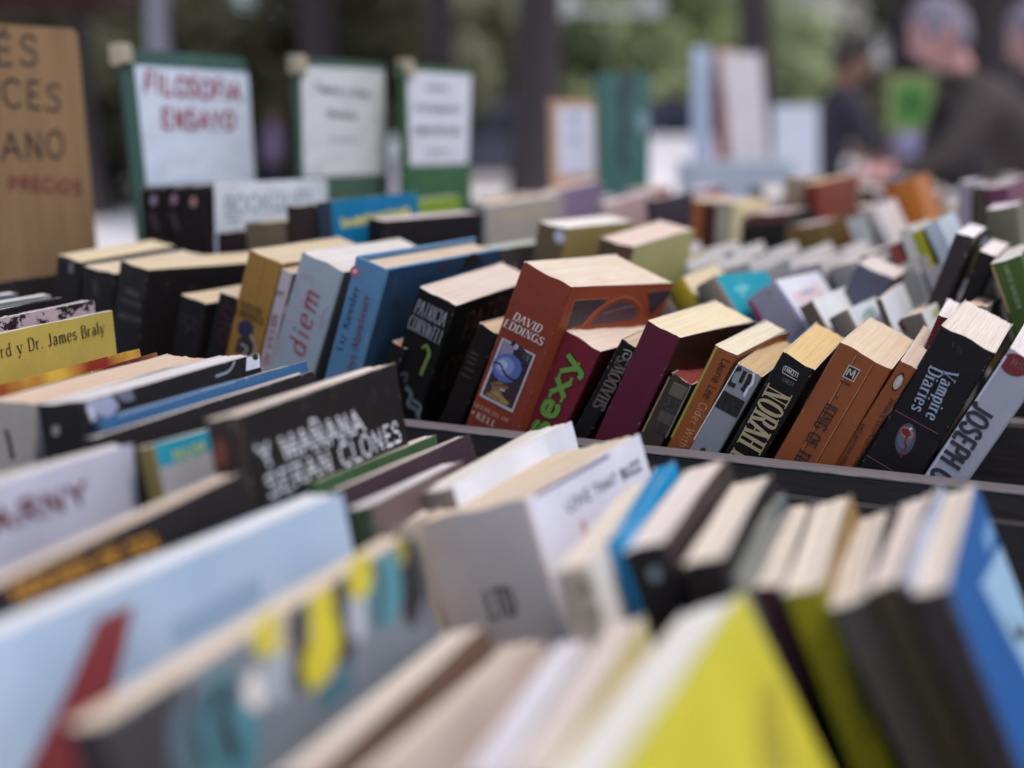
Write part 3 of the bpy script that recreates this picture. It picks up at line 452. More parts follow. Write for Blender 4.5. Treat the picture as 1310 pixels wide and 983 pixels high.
{'label':'light grey paperback with heavy condensed dark capitals at the right edge','sp':(186,184,196),'fr':(70,60,62),'pg':(240,236,240),'grp':'paperbacks standing in the middle box','dec':[('T','S','JOSEPH O',(0.00079,0.03157),(0.00245,0.07717),(0.01134,0.03185),(60,56,66),'sans',0.18),('O','S',(0.00635,0.00588),(0.01334,0.00562),(0.0064,0.01143),(128,44,48)),('T','S','RS',(0.00462,0.00651),(0.01052,0.00649),(0.00409,0.0036),(160,100,105),'serif',0.16),('L','S',[(0.00052,0.00399),(0.00139,0.07841)],(205,210,225),0.0012,0)],'pose':((-0.02918,0.64648,0.99933),(-0.02441,0.48182,0.00401),0.0196,0.125),'h':0.2034},
{'label':'thin bright yellow booklet signed by a doctor in dark serif type','sp':(200,174,78),'pg':(226,224,226),'grp':'books standing in the front box','dec':[('T','F','rd y Dr. James Braly',(0.03213,0.01229),(0.12134,0.01166),(0.03185,0.00564),(70,60,30),'serif',0.13)],'pose':((-0.49293,0.41356,1.00438),(0.1637,-0.05487,-0.01048),0.0041,0.1319),'h':0.1947},
{'label':'booklet with a jagged pink and black cover behind the yellow one','sp':(70,50,55),'fr':(185,160,165),'pg':(226,224,226),'grp':'books standing in the front box','pat':'jag','pose':((-0.52062,0.43538,1.00719),(0.2206,-0.04296,-0.01738),0.0062,0.1301),'h':0.2074},
{'label':'thin plain black booklet behind the pink and black one','sp':(39,34,36),'pg':(90,85,88),'grp':'books standing in the front box','pose':((-0.53152,0.43942,1.00978),(0.3354,0.01225,-0.03262),0.0064,0.128),'h':0.2098},
{'label':'booklet in a shiny pale plastic sleeve near the left edge','sp':(150,165,180),'pg':(226,224,226),'grp':'books standing in the front box','gloss':1,'pose':((-0.55779,0.45833,1.01026),(0.32793,0.08939,-0.04553),0.0053,0.1279),'h':0.2108},
{'label':'furthest blue white sleeved booklet at the left edge','sp':(130,150,170),'pg':(226,224,226),'grp':'books standing in the front box','gloss':1,'pose':((-0.58877,0.46895,1.01005),(0.37362,0.16127,-0.05573),0.0053,0.1273),'h':0.2123},
{'label':'thin book with orange and yellow flame cover just below the yellow booklet','sp':(205,140,60),'pg':(230,205,180),'grp':'books standing in the front box','pat':'flame','pose':((-0.46691,0.38747,0.98401),(0.08926,-0.21001,0.00604),0.006,0.1354),'h':0.1881},
{'label':'second flame coloured thin book,darker red one of the pair','sp':(170,90,60),'pg':(230,205,180),'grp':'books standing in the front box','pat':'flame2','pose':((-0.44803,0.37528,0.98232),(0.07681,-0.28619,0.02048),0.006,0.137),'h':0.1901},
{'label':'beige spined book with tan pages and a dark dash on its spine','sp':(170,163,155),'fr':(150,165,180),'pg':(226,200,176),'grp':'books standing in the front box','dec':[('L','S',[(0.00659,0.01219),(0.00835,0.01803),(0.00969,0.0246)],(60,50,50),0.0022,0)],'pose':((-0.4081,0.36233,0.99408),(0.13604,0.04574,-0.02089),0.0208,0.1335),'h':0.1934},
{'label':'black magazine with white sunglasses shape on its cover','sp':(37,33,34),'pg':(226,224,226),'grp':'books standing in the front box','dec':[('O','S',(0.00806,0.01109),(0.00993,0.01146),(0.00726,0.01332),(150,140,130)),('G','F',[(8e-05,-0.00211),(0.01626,-0.00278),(0.02292,0.00597),(0.01598,0.00957),(0.00685,0.00616)],(160,165,195)),('L','F',[(0.00383,0.00239),(0.00862,0.01135),(0.02079,0.01085)],(200,205,225),0.003,0),('G','F',[(0.01749,-0.00159),(0.03148,-0.00182),(0.03359,0.00527),(0.02627,0.00493)],(110,112,135)),('G','F',[(0.12357,0.00021),(0.13526,0.00037),(0.13477,0.00703),(0.12127,0.00685)],(215,215,230)),('O','F',(0.13131,0.00136),(0.13417,0.00179),(0.13095,0.00288),(40,36,40)),('L','F',[(0.11288,0.00053),(0.10642,0.00448),(0.09483,0.00524)],(150,155,180),0.0012,0)],'pose':((-0.37919,0.35819,0.9955),(0.09828,-0.10864,-0.01657),0.0223,0.1355),'h':0.1967},
{'label':'glossy blue magazine in clear plastic between two black ones','sp':(34,66,104),'fr':(36,92,144),'pg':(60,100,150),'grp':'books standing in the front box','gloss':1,'dec':[('L','F',[(0.01087,0.0009),(0.06093,0.00026),(0.08934,0.00024)],(120,150,190),0.0012,0)],'pose':((-0.36309,0.36298,0.98783),(0.01748,-0.27106,-0.00573),0.0122,0.1487),'h':0.195},
{'label':'thin black magazine with a white edge against the blue one','sp':(39,34,36),'pg':(226,224,226),'grp':'books standing in the front box','pose':((-0.34347,0.34647,0.98701),(-0.02157,-0.2608,0.01481),0.006,0.1423),'h':0.1936},
{'label':'black book with white striped lettering about clones','sp':(58,44,42),'fr':(32,28,28),'pg':(240,228,220),'grp':'books standing in the front box','dec':[('L','S',[(0.00334,0.00869),(0.00543,0.01151),(0.00332,0.01513),(0.00638,0.01657)],(120,56,36),0.004,0),('L','S',[(0.01112,0.00186),(0.01227,0.00429)],(110,110,110),0.001,0),('T','F','Y MAÑANA',(0.01075,0.02217),(0.09498,0.02394),(0.00728,0.01268),(222,226,236),'stripe',0.2),('T','F','SERAN CLONES',(0.01116,0.03348),(0.12856,0.03512),(0.00986,0.0248),(222,226,236),'stripe',0.19)],'pose':((-0.28666,0.34894,0.99989),(0.10691,-0.17193,-0.02896),0.0145,0.1365),'h':0.203},
{'label':'small cyan and grey book with yellow letters in front of the black one','sp':(120,108,60),'fr':(38,160,190),'pg':(225,215,200),'grp':'books standing in the front box','dec':[('T','F','NUM',(0.01136,0.00828),(0.03425,0.00784),(0.01179,0.00468),(215,205,70),'sans',0.22),('G','F',[(-0.00702,0.00975),(0.05774,0.00809),(0.03675,0.06783),(-0.02266,0.06247)],(165,165,172))],'pose':((-0.31518,0.34374,0.9874),(0.16409,-0.251,-0.07792),0.0073,0.1116),'h':0.194},
{'label':'blurred white book with dark maroon capitals at the left edge','sp':(205,205,225),'fr':(208,208,230),'pg':(226,224,226),'grp':'books standing in the front box','dec':[('T','F','BARNY',(0.01908,0.01603),(0.08293,0.01568),(0.01781,0.00862),(110,45,50),'sans',0.26)],'pose':((-0.3124,0.2373,0.99434),(0.17632,-0.08642,-0.07429),0.0086,0.1144),'h':0.1956},
{'label':'blurred black book with small orange lettering along its cover','sp':(39,34,36),'pg':(238,215,200),'grp':'books standing in the front box','dec':[('T','F','NOCHES DE SOL',(0.01368,0.00704),(0.07261,0.01121),(0.01325,0.00224),(190,130,30),'sans',0.24)],'pose':((-0.2754,0.22141,0.97662),(0.00089,-0.25256,0.04083),0.0118,0.1217),'h':0.1826},
{'label':'large blurred pale blue book with one dark red stroke','sp':(190,205,222),'fr':(170,196,222),'pg':(232,236,246),'grp':'books standing in the front box','pat':'sky','dec':[('G','F',[(0.06529,0.01702),(0.10354,0.01442),(0.10307,0.02213),(0.06522,0.02479)],(150,178,208)),('G','F',[(0.07186,0.0319),(0.12462,0.03127),(0.12454,0.03677),(0.07216,0.03752)],(146,172,204)),('G','F',[(0.04238,0.00648),(0.05494,0.00694),(0.04752,0.01961),(0.04014,0.0305),(0.03296,0.0411),(0.0264,0.04982),(0.00735,0.04021),(0.01868,0.02991),(0.03069,0.01867)],(138,52,56))],'pose':((-0.26426,0.2049,0.97043),(-0.14358,-0.19243,0.03932),0.0157,0.1489),'h':0.1738},
{'label':'blurred book with a cartoon of teal and yellow figures on its cover','sp':(70,64,68),'fr':(122,130,140),'pg':(240,220,202),'grp':'books standing in the front box','dec':[('G','F',[(0.00018,0.00076),(0.02693,0.0006),(0.02017,0.02491),(-0.0091,0.02022)],(60,54,58)),('G','F',[(0.02317,0.01097),(0.03285,0.00462),(0.04262,0.00488),(0.04163,0.0148),(0.0472,0.02304),(0.03983,0.03352),(0.02095,0.02639)],(70,132,146)),('L','F',[(0.03229,0.00604),(0.02591,0.01234),(0.02469,0.0253)],(52,50,62),0.004,0),('L','F',[(0.04116,0.00852),(0.03498,0.0137),(0.03473,0.02751)],(46,44,56),0.0055,0),('L','F',[(0.02485,0.00664),(0.0197,0.01435),(0.01905,0.0243)],(84,108,124),0.006,0),('O','F',(0.04794,0.01434),(0.05223,0.01461),(0.04718,0.01927),(224,216,214)),('O','F',(0.05608,0.01463),(0.06257,0.01491),(0.05496,0.02129),(158,166,178)),('O','F',(0.05854,0.00316),(0.06593,0.00361),(0.0576,0.00858),(206,190,48)),('O','F',(0.06472,0.00492),(0.06873,0.00503),(0.06345,0.0112),(188,178,160)),('L','F',[(0.07356,0.00174),(0.06774,0.00576),(0.06761,0.01261),(0.06234,0.0203)],(42,38,46),0.0065,0),('G','F',[(0.07635,9e-05),(0.08636,0.00032),(0.08711,0.01069),(0.08166,0.01985),(0.07498,0.02346),(0.06741,0.02456),(0.06598,0.01648),(0.07243,0.01103)],(208,192,36)),('L','F',[(0.0922,0.00069),(0.08788,0.00716),(0.0879,0.01586),(0.08267,0.02271)],(46,42,50),0.006,0),('O','F',(0.09377,0.013),(0.0984,0.01321),(0.09219,0.02017),(170,176,186)),('O','F',(0.09985,0.00269),(0.10618,0.00289),(0.09829,0.00897),(204,190,44)),('G','F',[(0.10825,0.00192),(0.11977,0.00062),(0.11677,0.0149),(0.10784,0.02144),(0.09966,0.01945),(0.10028,0.01076)],(74,142,156)),('L','F',[(0.10704,0.00097),(0.10769,0.00874),(0.10158,0.01878)],(60,70,84),0.0035,0),('G','F',[(0.12091,1e-05),(0.1306,0.0001),(0.12731,0.01913),(0.11811,0.02737),(0.11382,0.02141)],(46,42,46)),('O','F',(0.1214,0.00276),(0.12444,0.00284),(0.12035,0.00701),(150,140,50)),('L','F',[(0.13118,0.00478),(0.12963,0.02006),(0.12705,0.02961)],(96,92,96),0.003,0),('G','F',[(0.06949,0.02462),(0.08536,0.02345),(0.08445,0.03079),(0.06936,0.03159)],(72,112,128))],'pose':((-0.20679,0.19632,0.96617),(-0.08461,-0.24379,0.0658),0.0126,0.1305),'h':0.1716},
{'label':'leftmost of the four blurred coverless looking books at the bottom,pinkish pages','sp':(150,120,105),'fr':(110,85,70),'pg':(235,222,215),'grp':'books standing in the front box','pose':((-0.16269,0.21374,0.95264),(0.10923,-0.32946,-0.05563),0.0118,0.1116),'h':0.1616},
{'label':'blurred beige paged book,second from left along the bottom edge','sp':(180,150,130),'fr':(205,185,175),'pg':(238,220,208),'grp':'books standing in the front box','pose':((-0.14483,0.22144,0.95342),(0.11685,-0.31807,-0.09082),0.0091,0.1094),'h':0.1623},
{'label':'blurred bluish white paged book along the bottom edge','sp':(215,212,225),'fr':(225,222,235),'pg':(246,246,255),'grp':'books standing in the front box','pose':((-0.11776,0.22506,0.95843),(0.2223,-0.29923,-0.10429),0.0098,0.1086),'h':0.1668},
{'label':'blurred rosy paged book just left of the yellow cover at the bottom','sp':(215,205,195),'fr':(225,210,150),'pg':(238,226,218),'grp':'books standing in the front box','pose':((-0.10331,0.21885,0.96506),(0.1737,-0.31318,-0.07278),0.0095,0.1113),'h':0.174},
{'label':'big blurred lime yellow book leaning at the bottom of the picture','sp':(184,174,60),'fr':(204,194,50),'bk':(198,192,90),'pg':(252,250,250),'grp':'books standing in the front box','dec':[('O','F',(0.10016,0.02673),(0.11078,0.02878),(0.09542,0.03133),(176,162,44)),('G','F',[(0.08535,0.02541),(0.10521,0.03137),(0.09514,0.04249),(0.0742,0.03499)],(172,158,42))],'pose':((-0.09341,0.20193,0.96682),(0.01944,-0.50098,0.00129),0.0194,0.12),'h':0.1902},
{'label':'thick grey spined book with dark blue type on its white cover','sp':(205,194,190),'fr':(222,222,238),'pg':(240,222,198),'grp':'books standing in the front box','dec':[('T','S','LTD',(0.02049,0.04129),(0.03215,0.04116),(0.02061,0.03058),(95,88,86),'sans',0.2),('L','F',[(0.00661,0.00056),(0.07868,0.00176)],(90,88,130),0.0014,0),('T','F','LOVE THAT BUZZ',(0.02861,0.01298),(0.10701,0.01439),(0.02786,0.00871),(88,86,125),'sans',0.2),('L','F',[(0.03802,0.01906),(0.0374,0.0243)],(205,110,110),0.003,0)],'pose':((-0.22199,0.38942,0.95759),(-0.01997,-0.32059,-0.0055),0.0494,0.1161),'h':0.1661},
{'label':'white paperback with a pale blue cover behind the thick grey book','sp':(120,112,108),'fr':(222,226,238),'pg':(238,234,238),'grp':'books standing in the front box','pose':((-0.23503,0.41091,0.9608),(0.01953,-0.31721,0.0016),0.018,0.1243),'h':0.1692},
{'label':'thin book with a dark plum cover edge','sp':(60,45,52),'fr':(66,48,58),'pg':(238,225,220),'grp':'books standing in the front box','pose':((-0.25911,0.38828,0.96603),(0.08111,-0.3549,-0.05468),0.0059,0.1242),'h':0.1774},
{'label':'thin book with a green cover edge lying against the clones book','sp':(70,100,65),'fr':(66,98,62),'pg':(240,228,222),'grp':'books standing in the front box','pose':((-0.27219,0.38936,0.96722),(0.11851,-0.19843,-0.0755),0.0059,0.1229),'h':0.1711},
{'label':'blurred brown and grey book in front of the white paperback','sp':(165,150,138),'fr':(175,160,145),'pg':(235,228,225),'grp':'books standing in the front box','pose':((-0.22615,0.3735,0.95907),(0.11131,-0.24187,-0.0872),0.0081,0.1135),'h':0.1645},
{'label':'small blurred book with dark green spine end','sp':(60,75,55),'fr':(110,90,90),'pg':(238,240,250),'grp':'books standing in the front box','pose':((-0.23223,0.35811,0.97044),(0.20443,-0.24308,-0.11088),0.0092,0.1116),'h':0.1767},
{'label':'white paged book with beige spine and dark squares on it','sp':(170,160,145),'fr':(225,220,215),'pg':(252,240,230),'grp':'books standing in the front box','dec':[('O','S',(0.00952,0.00661),(0.01107,0.00737),(0.00841,0.00892),(75,68,62)),('O','S',(0.01015,0.01469),(0.01153,0.01516),(0.00904,0.01701),(95,88,80)),('L','S',[(0.00454,0.00254),(0.00436,0.01753)],(110,100,92),0.0012,0)],'pose':((-0.1387,0.32698,0.97106),(0.13851,-0.27569,-0.02398),0.0117,0.1135),'h':0.1778},
{'label':'thin bright cyan booklet beside the beige spined book','sp':(16,150,215),'fr':(16,155,220),'pg':(16,150,215),'grp':'books standing in the front box','pose':((-0.13132,0.35223,0.97359),(0.17318,-0.4119,-0.02241),0.0065,0.1058),'h':0.1895},
{'label':'white paged book with black spine and a silver glint','sp':(31,28,29),'fr':(66,52,50),'pg':(252,238,230),'grp':'books standing in the front box','dec':[('O','S',(0.00829,0.00922),(0.00999,0.01041),(0.00704,0.0113),(120,135,150))],'pose':((-0.12451,0.34915,0.97248),(0.09247,-0.35344,0.00734),0.0145,0.1045),'h':0.1839},  # pale ellipse on the spine is a highlight put into the colour
{'label':'white paged book with lilac back and black spine end','sp':(32,28,28),'fr':(34,29,29),'bk':(160,150,185),'pg':(252,239,231),'grp':'books standing in the front box','pose':((-0.10277,0.34305,0.97333),(0.12061,-0.33535,-0.02649),0.0132,0.1071),'h':0.1836},
{'label':'thin grey green plastic sleeved booklet in the right front','sp':(110,118,115),'fr':(95,105,105),'pg':(140,150,150),'grp':'books standing in the front box','gloss':1,'pose':((-0.08959,0.34567,0.97043),(0.10042,-0.41514,-0.02299),0.004,0.1023),'h':0.1863},
{'label':'narrow white paged book with dark maroon spine','sp':(70,38,46),'fr':(60,48,50),'pg':(250,238,230),'grp':'books standing in the front box','pose':((-0.08472,0.35413,0.96493),(0.13699,-0.24865,-0.0346),0.0105,0.1013),'h':0.1703},
{'label':'white paged book with olive yellow spine in the right front','sp':(150,142,20),'fr':(150,120,70),'bk':(37,31,32),'pg':(252,240,230),'grp':'books standing in the front box','dec':[('T','S','LIBRO',(0.00837,0.04891),(0.00951,0.02494),(0.01318,0.04754),(60,52,20),'sans',0.24)],'pose':((-0.07384,0.35124,0.96567),(0.10677,-0.40646,-0.01),0.0124,0.1034),'h':0.1804},
{'label':'pink paged book with dark grey spine beside the olive one','sp':(82,76,78),'fr':(80,74,76),'pg':(246,232,222),'grp':'books standing in the front box','pose':((-0.05927,0.3476,0.96501),(0.12186,-0.47801,-0.04624),0.0126,0.1054),'h':0.186},
{'label':'taller pink paged book with brownish dark spine','sp':(70,60,55),'fr':(66,58,54),'pg':(242,228,220),'grp':'books standing in the front box','pose':((-0.04817,0.34588,0.97303),(0.04682,-0.464,-0.0273),0.0094,0.1069),'h':0.1935},
{'label':'very thin pale blue booklet between two pink paged books','sp':(56,52,72),'fr':(180,192,222),'bk':(60,56,80),'pg':(205,215,240),'grp':'books standing in the front box','pose':((-0.0398,0.34475,0.97623),(0.03672,-0.48904,-0.02256),0.0031,0.1171),'h':0.1997},
{'label':'book with strong blue front cover and pale blue panel at the right edge','sp':(58,50,62),'fr':(40,98,172),'pg':(248,234,222),'grp':'books standing in the front box','tall':0.004,'dec':[('G','F',[(0.14814,0.02792),(0.05063,0.01679),(0.0726,0.05818),(0.1973,0.08518)],(150,190,222)),('L','F',[(0.11344,0.01515),(0.08584,0.01505)],(110,160,210),0.006,0),('L','F',[(0.07769,0.0378),(0.07499,0.0438),(0.09953,0.05022)],(60,60,90),0.004,0)],'pose':((-0.03602,0.34277,0.9749),(0.0204,-0.41913,-0.00941),0.0103,0.1169),'h':0.1915},
{'label':'taupe spined paperback behind the tip of the brick red book','sp':(130,112,98),'pg':(226,224,226),'grp':'books standing in the third box','pose':((-0.29186,0.86479,0.97997),(-0.0191,-0.60248,-1e-05),0.0175,0.11),'h':0.2063},
{'label':'small mustard yellow paperback in the third box','sp':(165,140,30),'fr':(225,205,165),'pg':(226,224,226),'grp':'books standing in the third box','pose':((-0.27773,0.86558,0.99352),(0.04767,-0.58254,0.00525),0.0153,0.11),'h':0.2198},
{'label':'paperback with taupe spine and bright turquoise cover','sp':(135,122,110),'fr':(18,150,172),'pg':(226,224,226),'grp':'books standing in the third box','dec':[('L','F',[(0.04259,0.00445),(0.03801,0.01541),(0.02631,0.01889)],(120,195,205),0.002,0),('L','F',[(0.02088,0.01378),(0.05215,0.01266)],(110,190,200),0.003,0)],'pose':((-0.25563,0.86609,0.99369),(-0.06302,-0.63842,-0.07071),0.0181,0.1102),'h':0.2292},
{'label':'pale lilac paperback with a magenta strip and pictured white cover','sp':(172,164,182),'fr':(222,222,234),'pg':(226,224,226),'grp':'books standing in the third box','dec':[('L','S',[(4e-05,0.00235),(0.00089,0.02013)],(165,35,80),0.0035,0),('O','S',(0.01652,0.00555),(0.01718,0.00663),(0.01528,0.00641),(120,112,130)),('L','S',[(0.02428,0.00197),(0.02619,0.04043)],(200,210,240),0.002,0),('G','F',[(0.01736,0.01234),(0.08827,0.00916),(0.08791,0.02054),(0.0163,0.02554)],(215,195,200)),('L','F',[(0.03644,0.01466),(0.0691,0.01468)],(100,135,180),0.002,0)],'pose':((-0.21686,0.86615,0.98844),(-0.05393,-0.62828,-0.04167),0.0248,0.1098),'h':0.2207},
{'label':'brown spined paperback with white cover right of the lilac one','sp':(115,98,82),'fr':(222,226,230),'pg':(226,224,226),'grp':'books standing in the third box','pose':((-0.1734,0.83533,0.98825),(-0.04119,-0.55758,-0.0096),0.0107,0.1099),'h':0.2101},
{'label':'taupe spined paperback with white and faint teal cover','sp':(132,118,108),'fr':(215,222,228),'pg':(226,224,226),'grp':'books standing in the third box','dec':[('O','F',(0.05405,0.00901),(0.0786,0.00898),(0.0464,0.0131),(140,170,170))],'pose':((-0.1496,0.81648,0.98426),(0.00089,-0.53961,-0.04122),0.0142,0.1091),'h':0.2033},
{'label':'thin white booklet with a brown spine strip','sp':(100,88,76),'fr':(222,228,238),'pg':(235,222,210),'grp':'books standing in the third box','pose':((-0.12128,0.82489,0.99692),(0.00993,-0.42053,-0.00585),0.004,0.1098),'h':0.2048},
{'label':'grey brown spined paperback with a white cover touched with green,behind the orange ones','sp':(135,122,112),'fr':(222,226,232),'pg':(235,218,200),'grp':'books standing in the third box','dec':[('O','F',(0.04405,0.00586),(0.0592,0.00656),(0.037,0.00886),(175,180,130)),('L','S',[(0.00015,0.00126),(0.00118,0.00803)],(110,45,35),0.003,0)],'pose':((-0.10331,0.80439,0.98806),(-0.03618,-0.42397,-0.01074),0.0152,0.1098),'h':0.1954},
{'label':'slate grey paperback leaning right in the third box','sp':(95,95,115),'fr':(80,50,62),'pg':(240,232,232),'grp':'books standing in the third box','pose':((-0.14969,0.92222,1.01197),(0.00373,0.38131,-0.001),0.0283,0.11),'h':0.2062},
{'label':'dark brown book leaning right with a small bright white top','sp':(62,52,54),'pg':(245,245,252),'grp':'books standing in the third box','pose':((-0.07755,0.86228,1.04062),(-0.00131,0.30402,-0.00023),0.0117,0.11),'h':0.238},
{'label':'black book behind the dark brown leaning one','sp':(35,31,31),'pg':(240,232,232),'grp':'books standing in the third box','pose':((-0.06223,0.86299,1.0291),(-0.01366,0.28999,0.0013),0.0114,0.11),'h':0.2253},
{'label':'moss green spined paperback leaning left at the right edge','sp':(72,98,40),'fr':(60,60,50),'pg':(242,234,232),'grp':'books standing in the third box','dec':[('L','S',[(0.00059,0.00133),(0.00146,0.03204)],(165,130,90),0.0015,0),('T','S','SMITH WALKER',(0.00679,0.00285),(0.00692,0.03117),(0.00965,0.00277),(150,165,120),'serif',0.16)],'pose':((-0.05224,0.82333,1.02374),(-0.00128,-0.36068,0.00271),0.0188,0.11),'h':0.2284},
{'label':'small book with dark red cover edge peeping out behind the vampire paperback','sp':(105,36,32),'pg':(242,238,238),'grp':'books standing in the third box','pose':((-0.06935,0.70326,1.00647),(0.0364,0.32842,-0.0),0.0077,0.08),'h':0.2049},
{'label':'tan paged book behind the white top of the vampire paperback','sp':(120,108,96),'fr':(125,120,112),'pg':(232,206,176),'grp':'books standing in the third box','pose':((-0.06172,0.78282,1.00323),(-0.02304,0.11595,-0.05779),0.0115,0.1093),'h':0.1935},
{'label':'dark plum book in the fourth box near the dark green sign','sp':(62,52,66),'pg':(225,205,205),'grp':'books in the boxes behind','pose':((-0.41972,1.23168,1.03902),(-0.05046,-0.08042,0.038),0.0086,0.1215),'h':0.2299},
{'label':'orange brown upright spine,left of a maroon one in the fourth box','sp':(160,92,48),'pg':(240,215,195),'grp':'books in the boxes behind','pose':((-0.3698,1.23197,1.03964),(-0.00171,0.03875,-0.0),0.0117,0.12),'h':0.2294},
{'label':'maroon upright spine between orange and beige ones','sp':(82,40,40),'pg':(240,215,195),'grp':'books in the boxes behind','pose':((-0.35731,1.2319,1.0386),(-0.00023,0.01791,-0.0),0.0123,0.12),'h':0.2284},
{'label':'grey beige upright spine right of the maroon one','sp':(160,152,136),'pg':(238,218,205),'grp':'books in the boxes behind','pose':((-0.34345,1.232,1.03892),(-0.00074,0.01745,-0.0),0.0147,0.12),'h':0.2287},
{'label':'cream upright spine at the end of the fourth box run','sp':(222,206,160),'pg':(240,232,190),'grp':'books in the boxes behind','pose':((-0.32787,1.23179,1.03735),(-0.00089,0.03807,-0.0),0.0113,0.12),'h':0.2271},
{'label':'wide black book with a dark red top band in the fourth box','sp':(32,29,29),'pg':(225,205,210),'grp':'books in the boxes behind','dec':[('G','S',[(-3e-05,0.00052),(0.04182,0.00014),(0.04157,0.00903),(-0.00036,0.01032)],(85,40,40))],'pose':((-0.31385,1.23197,1.02654),(0.00369,-0.07107,-0.0),0.0418,0.12),'h':0.2171},
{'label':'small slate coloured book behind the wide black one','sp':(70,68,85),'pg':(230,215,220),'grp':'books in the boxes behind','pose':((-0.30112,1.36245,1.02336),(0.00343,-0.15068,-0.0),0.0226,0.12),'h':0.2158},
{'label':'olive brown book right of the wide black one','sp':(112,88,45),'pg':(215,200,205),'grp':'books in the boxes behind','pose':((-0.27391,1.23232,1.01393),(0.00541,-0.1617,-0.0),0.0381,0.12),'h':0.2066},
{'label':'tall beige spined book rising in the fifth box','sp':(160,140,120),'pg':(235,225,225),'grp':'books in the boxes behind','pose':((-0.30556,1.37174,1.06109),(0.00059,0.00025,-0.0),0.0197,0.12),'h':0.2511},
{'label':'rust red book with an orange corner','sp':(120,48,38),'fr':(140,66,50),'pg':(240,200,150),'grp':'books in the boxes behind','pose':((-0.28205,1.35873,1.05402),(-0.16392,-0.0639,0.05624),0.0155,0.1234),'h':0.2448},
{'label':'pale grey green paperback leaning left in the fourth box','sp':(185,190,186),'pg':(235,215,180),'grp':'books in the boxes behind','pose':((-0.21426,1.23365,1.02375),(0.00079,-0.40215,0.00042),0.0187,0.12),'h':0.2323},
{'label':'pinkish white thin paperback leaning left beside the pale green one','sp':(220,208,205),'pg':(226,224,226),'grp':'books in the boxes behind','pose':((-0.19505,1.23395,1.03383),(0.02742,-0.49391,0.00341),0.0132,0.12),'h':0.2542},
{'label':'vivid orange book standing slightly tilted in the back','sp':(196,112,40),'fr':(190,110,45),'pg':(240,230,225),'grp':'books in the boxes behind','pose':((-0.19917,1.36204,1.05165),(0.01199,-0.34072,0.00862),0.0334,0.12),'h':0.2564},
{'label':'white paperback left of a yellow green one in the back','sp':(205,205,200),'pg':(226,224,226),'grp':'books in the boxes behind','pose':((-0.13218,0.99516,1.03144),(-0.00224,-0.38366,-0.0),0.0106,0.1),'h':0.2388},
{'label':'narrow yellow green paperback leaning left','sp':(165,162,30),'pg':(226,224,226),'grp':'books in the boxes behind','pose':((-0.12308,0.99495,1.02931),(0.00393,-0.40889,0.00063),0.0085,0.1),'h':0.239},
{'label':'pale sky blue paperback leaning left near the dark brown one','sp':(190,202,216),'pg':(226,224,226),'grp':'books in the boxes behind','pose':((-0.11395,0.99544,1.03563),(0.00231,-0.47706,0.0005),0.0122,0.1),'h':0.254},
{'label':'small brick red paperback low between pale ones','sp':(135,60,55),'pg':(226,224,226),'grp':'books in the boxes behind','pose':((-0.13905,0.99474,1.01922),(0.00017,-0.39599,-0.0),0.0082,0.1),'h':0.2268},
{'label':'lavender grey upright book near the right edge','sp':(150,138,155),'pg':(225,225,230),'grp':'books in the boxes behind','pose':((-0.11167,1.23231,1.06164),(0.00109,-0.04805,-0.0),0.0111,0.12),'h':0.2519},
{'label':'dark brown upright book near the right edge','sp':(78,66,56),'pg':(225,225,230),'grp':'books in the boxes behind','pose':((-0.09837,1.2325,1.05774),(0.00163,-0.06996,-0.0),0.0118,0.12),'h':0.2483},
{'label':'book with a plum coloured cover near the right edge','sp':(120,64,92),'pg':(200,190,200),'grp':'books in the boxes behind','pose':((-0.08728,1.23039,1.05688),(-0.09976,-0.15271,0.06047),0.0195,0.1219),'h':0.2501},
{'label':'white topped grey olive book near the right edge','sp':(110,106,84),'pg':(240,235,245),'grp':'books in the boxes behind','pose':((-0.06935,0.99403,1.04871),(0.00606,-0.17316,-0.0),0.0221,0.1),'h':0.2423},
{'label':'book with a bright white top left of the green one','sp':(120,100,60),'pg':(242,238,242),'grp':'books standing in the third box','pose':((-0.07964,0.99446,1.02033),(0.0087,-0.15564,-0.0),0.0158,0.1),'h':0.2129},
{'label':'dark green book under white pages behind the brick red one','sp':(40,72,60),'fr':(165,155,50),'pg':(240,236,244),'grp':'books standing in the third box','pose':((-0.32787,0.9944,0.99557),(-0.00891,-0.38278,-0.0),0.0123,0.1),'h':0.2},
{'label':'white topped grey book behind the pale paperbacks','sp':(150,150,155),'pg':(242,232,232),'grp':'books standing in the third box','pose':((-0.16033,0.99434,1.00949),(-0.0013,-0.38075,-0.0),0.013,0.1),'h':0.2149},
{'label':'second white topped book,right of the slate grey one','sp':(175,170,170),'pg':(242,236,238),'grp':'books standing in the third box','pose':((-0.12449,0.99381,1.00836),(0.00104,-0.33621,-0.0),0.0158,0.1),'h':0.2101},
{'label':'long black book right of the blue one behind the sky blue hardcover','sp':(35,31,35),'pg':(215,200,205),'grp':'books in the boxes behind','pose':((-0.51035,0.82826,1.04054),(-0.18247,0.06321,0.00341),0.0183,0.1241),'h':0.2298},
{'label':'thick grey book with a faint tan band in the back','sp':(172,164,158),'pg':(240,222,215),'grp':'books in the boxes behind','dec':[('L','F',[(0.02338,0.01494),(0.10263,0.0153)],(196,176,120),0.004,0)],'pose':((-0.61675,1.21869,1.0316),(-0.30625,0.0223,0.06196),0.0214,0.1325),'h':0.2216},
{'label':'dark brown black book left of the brick red one','sp':(62,54,54),'pg':(190,200,200),'grp':'books standing in the third box','pose':((-0.43219,0.84386,1.01837),(-0.05851,-0.04099,-0.00379),0.0319,0.111),'h':0.2085},
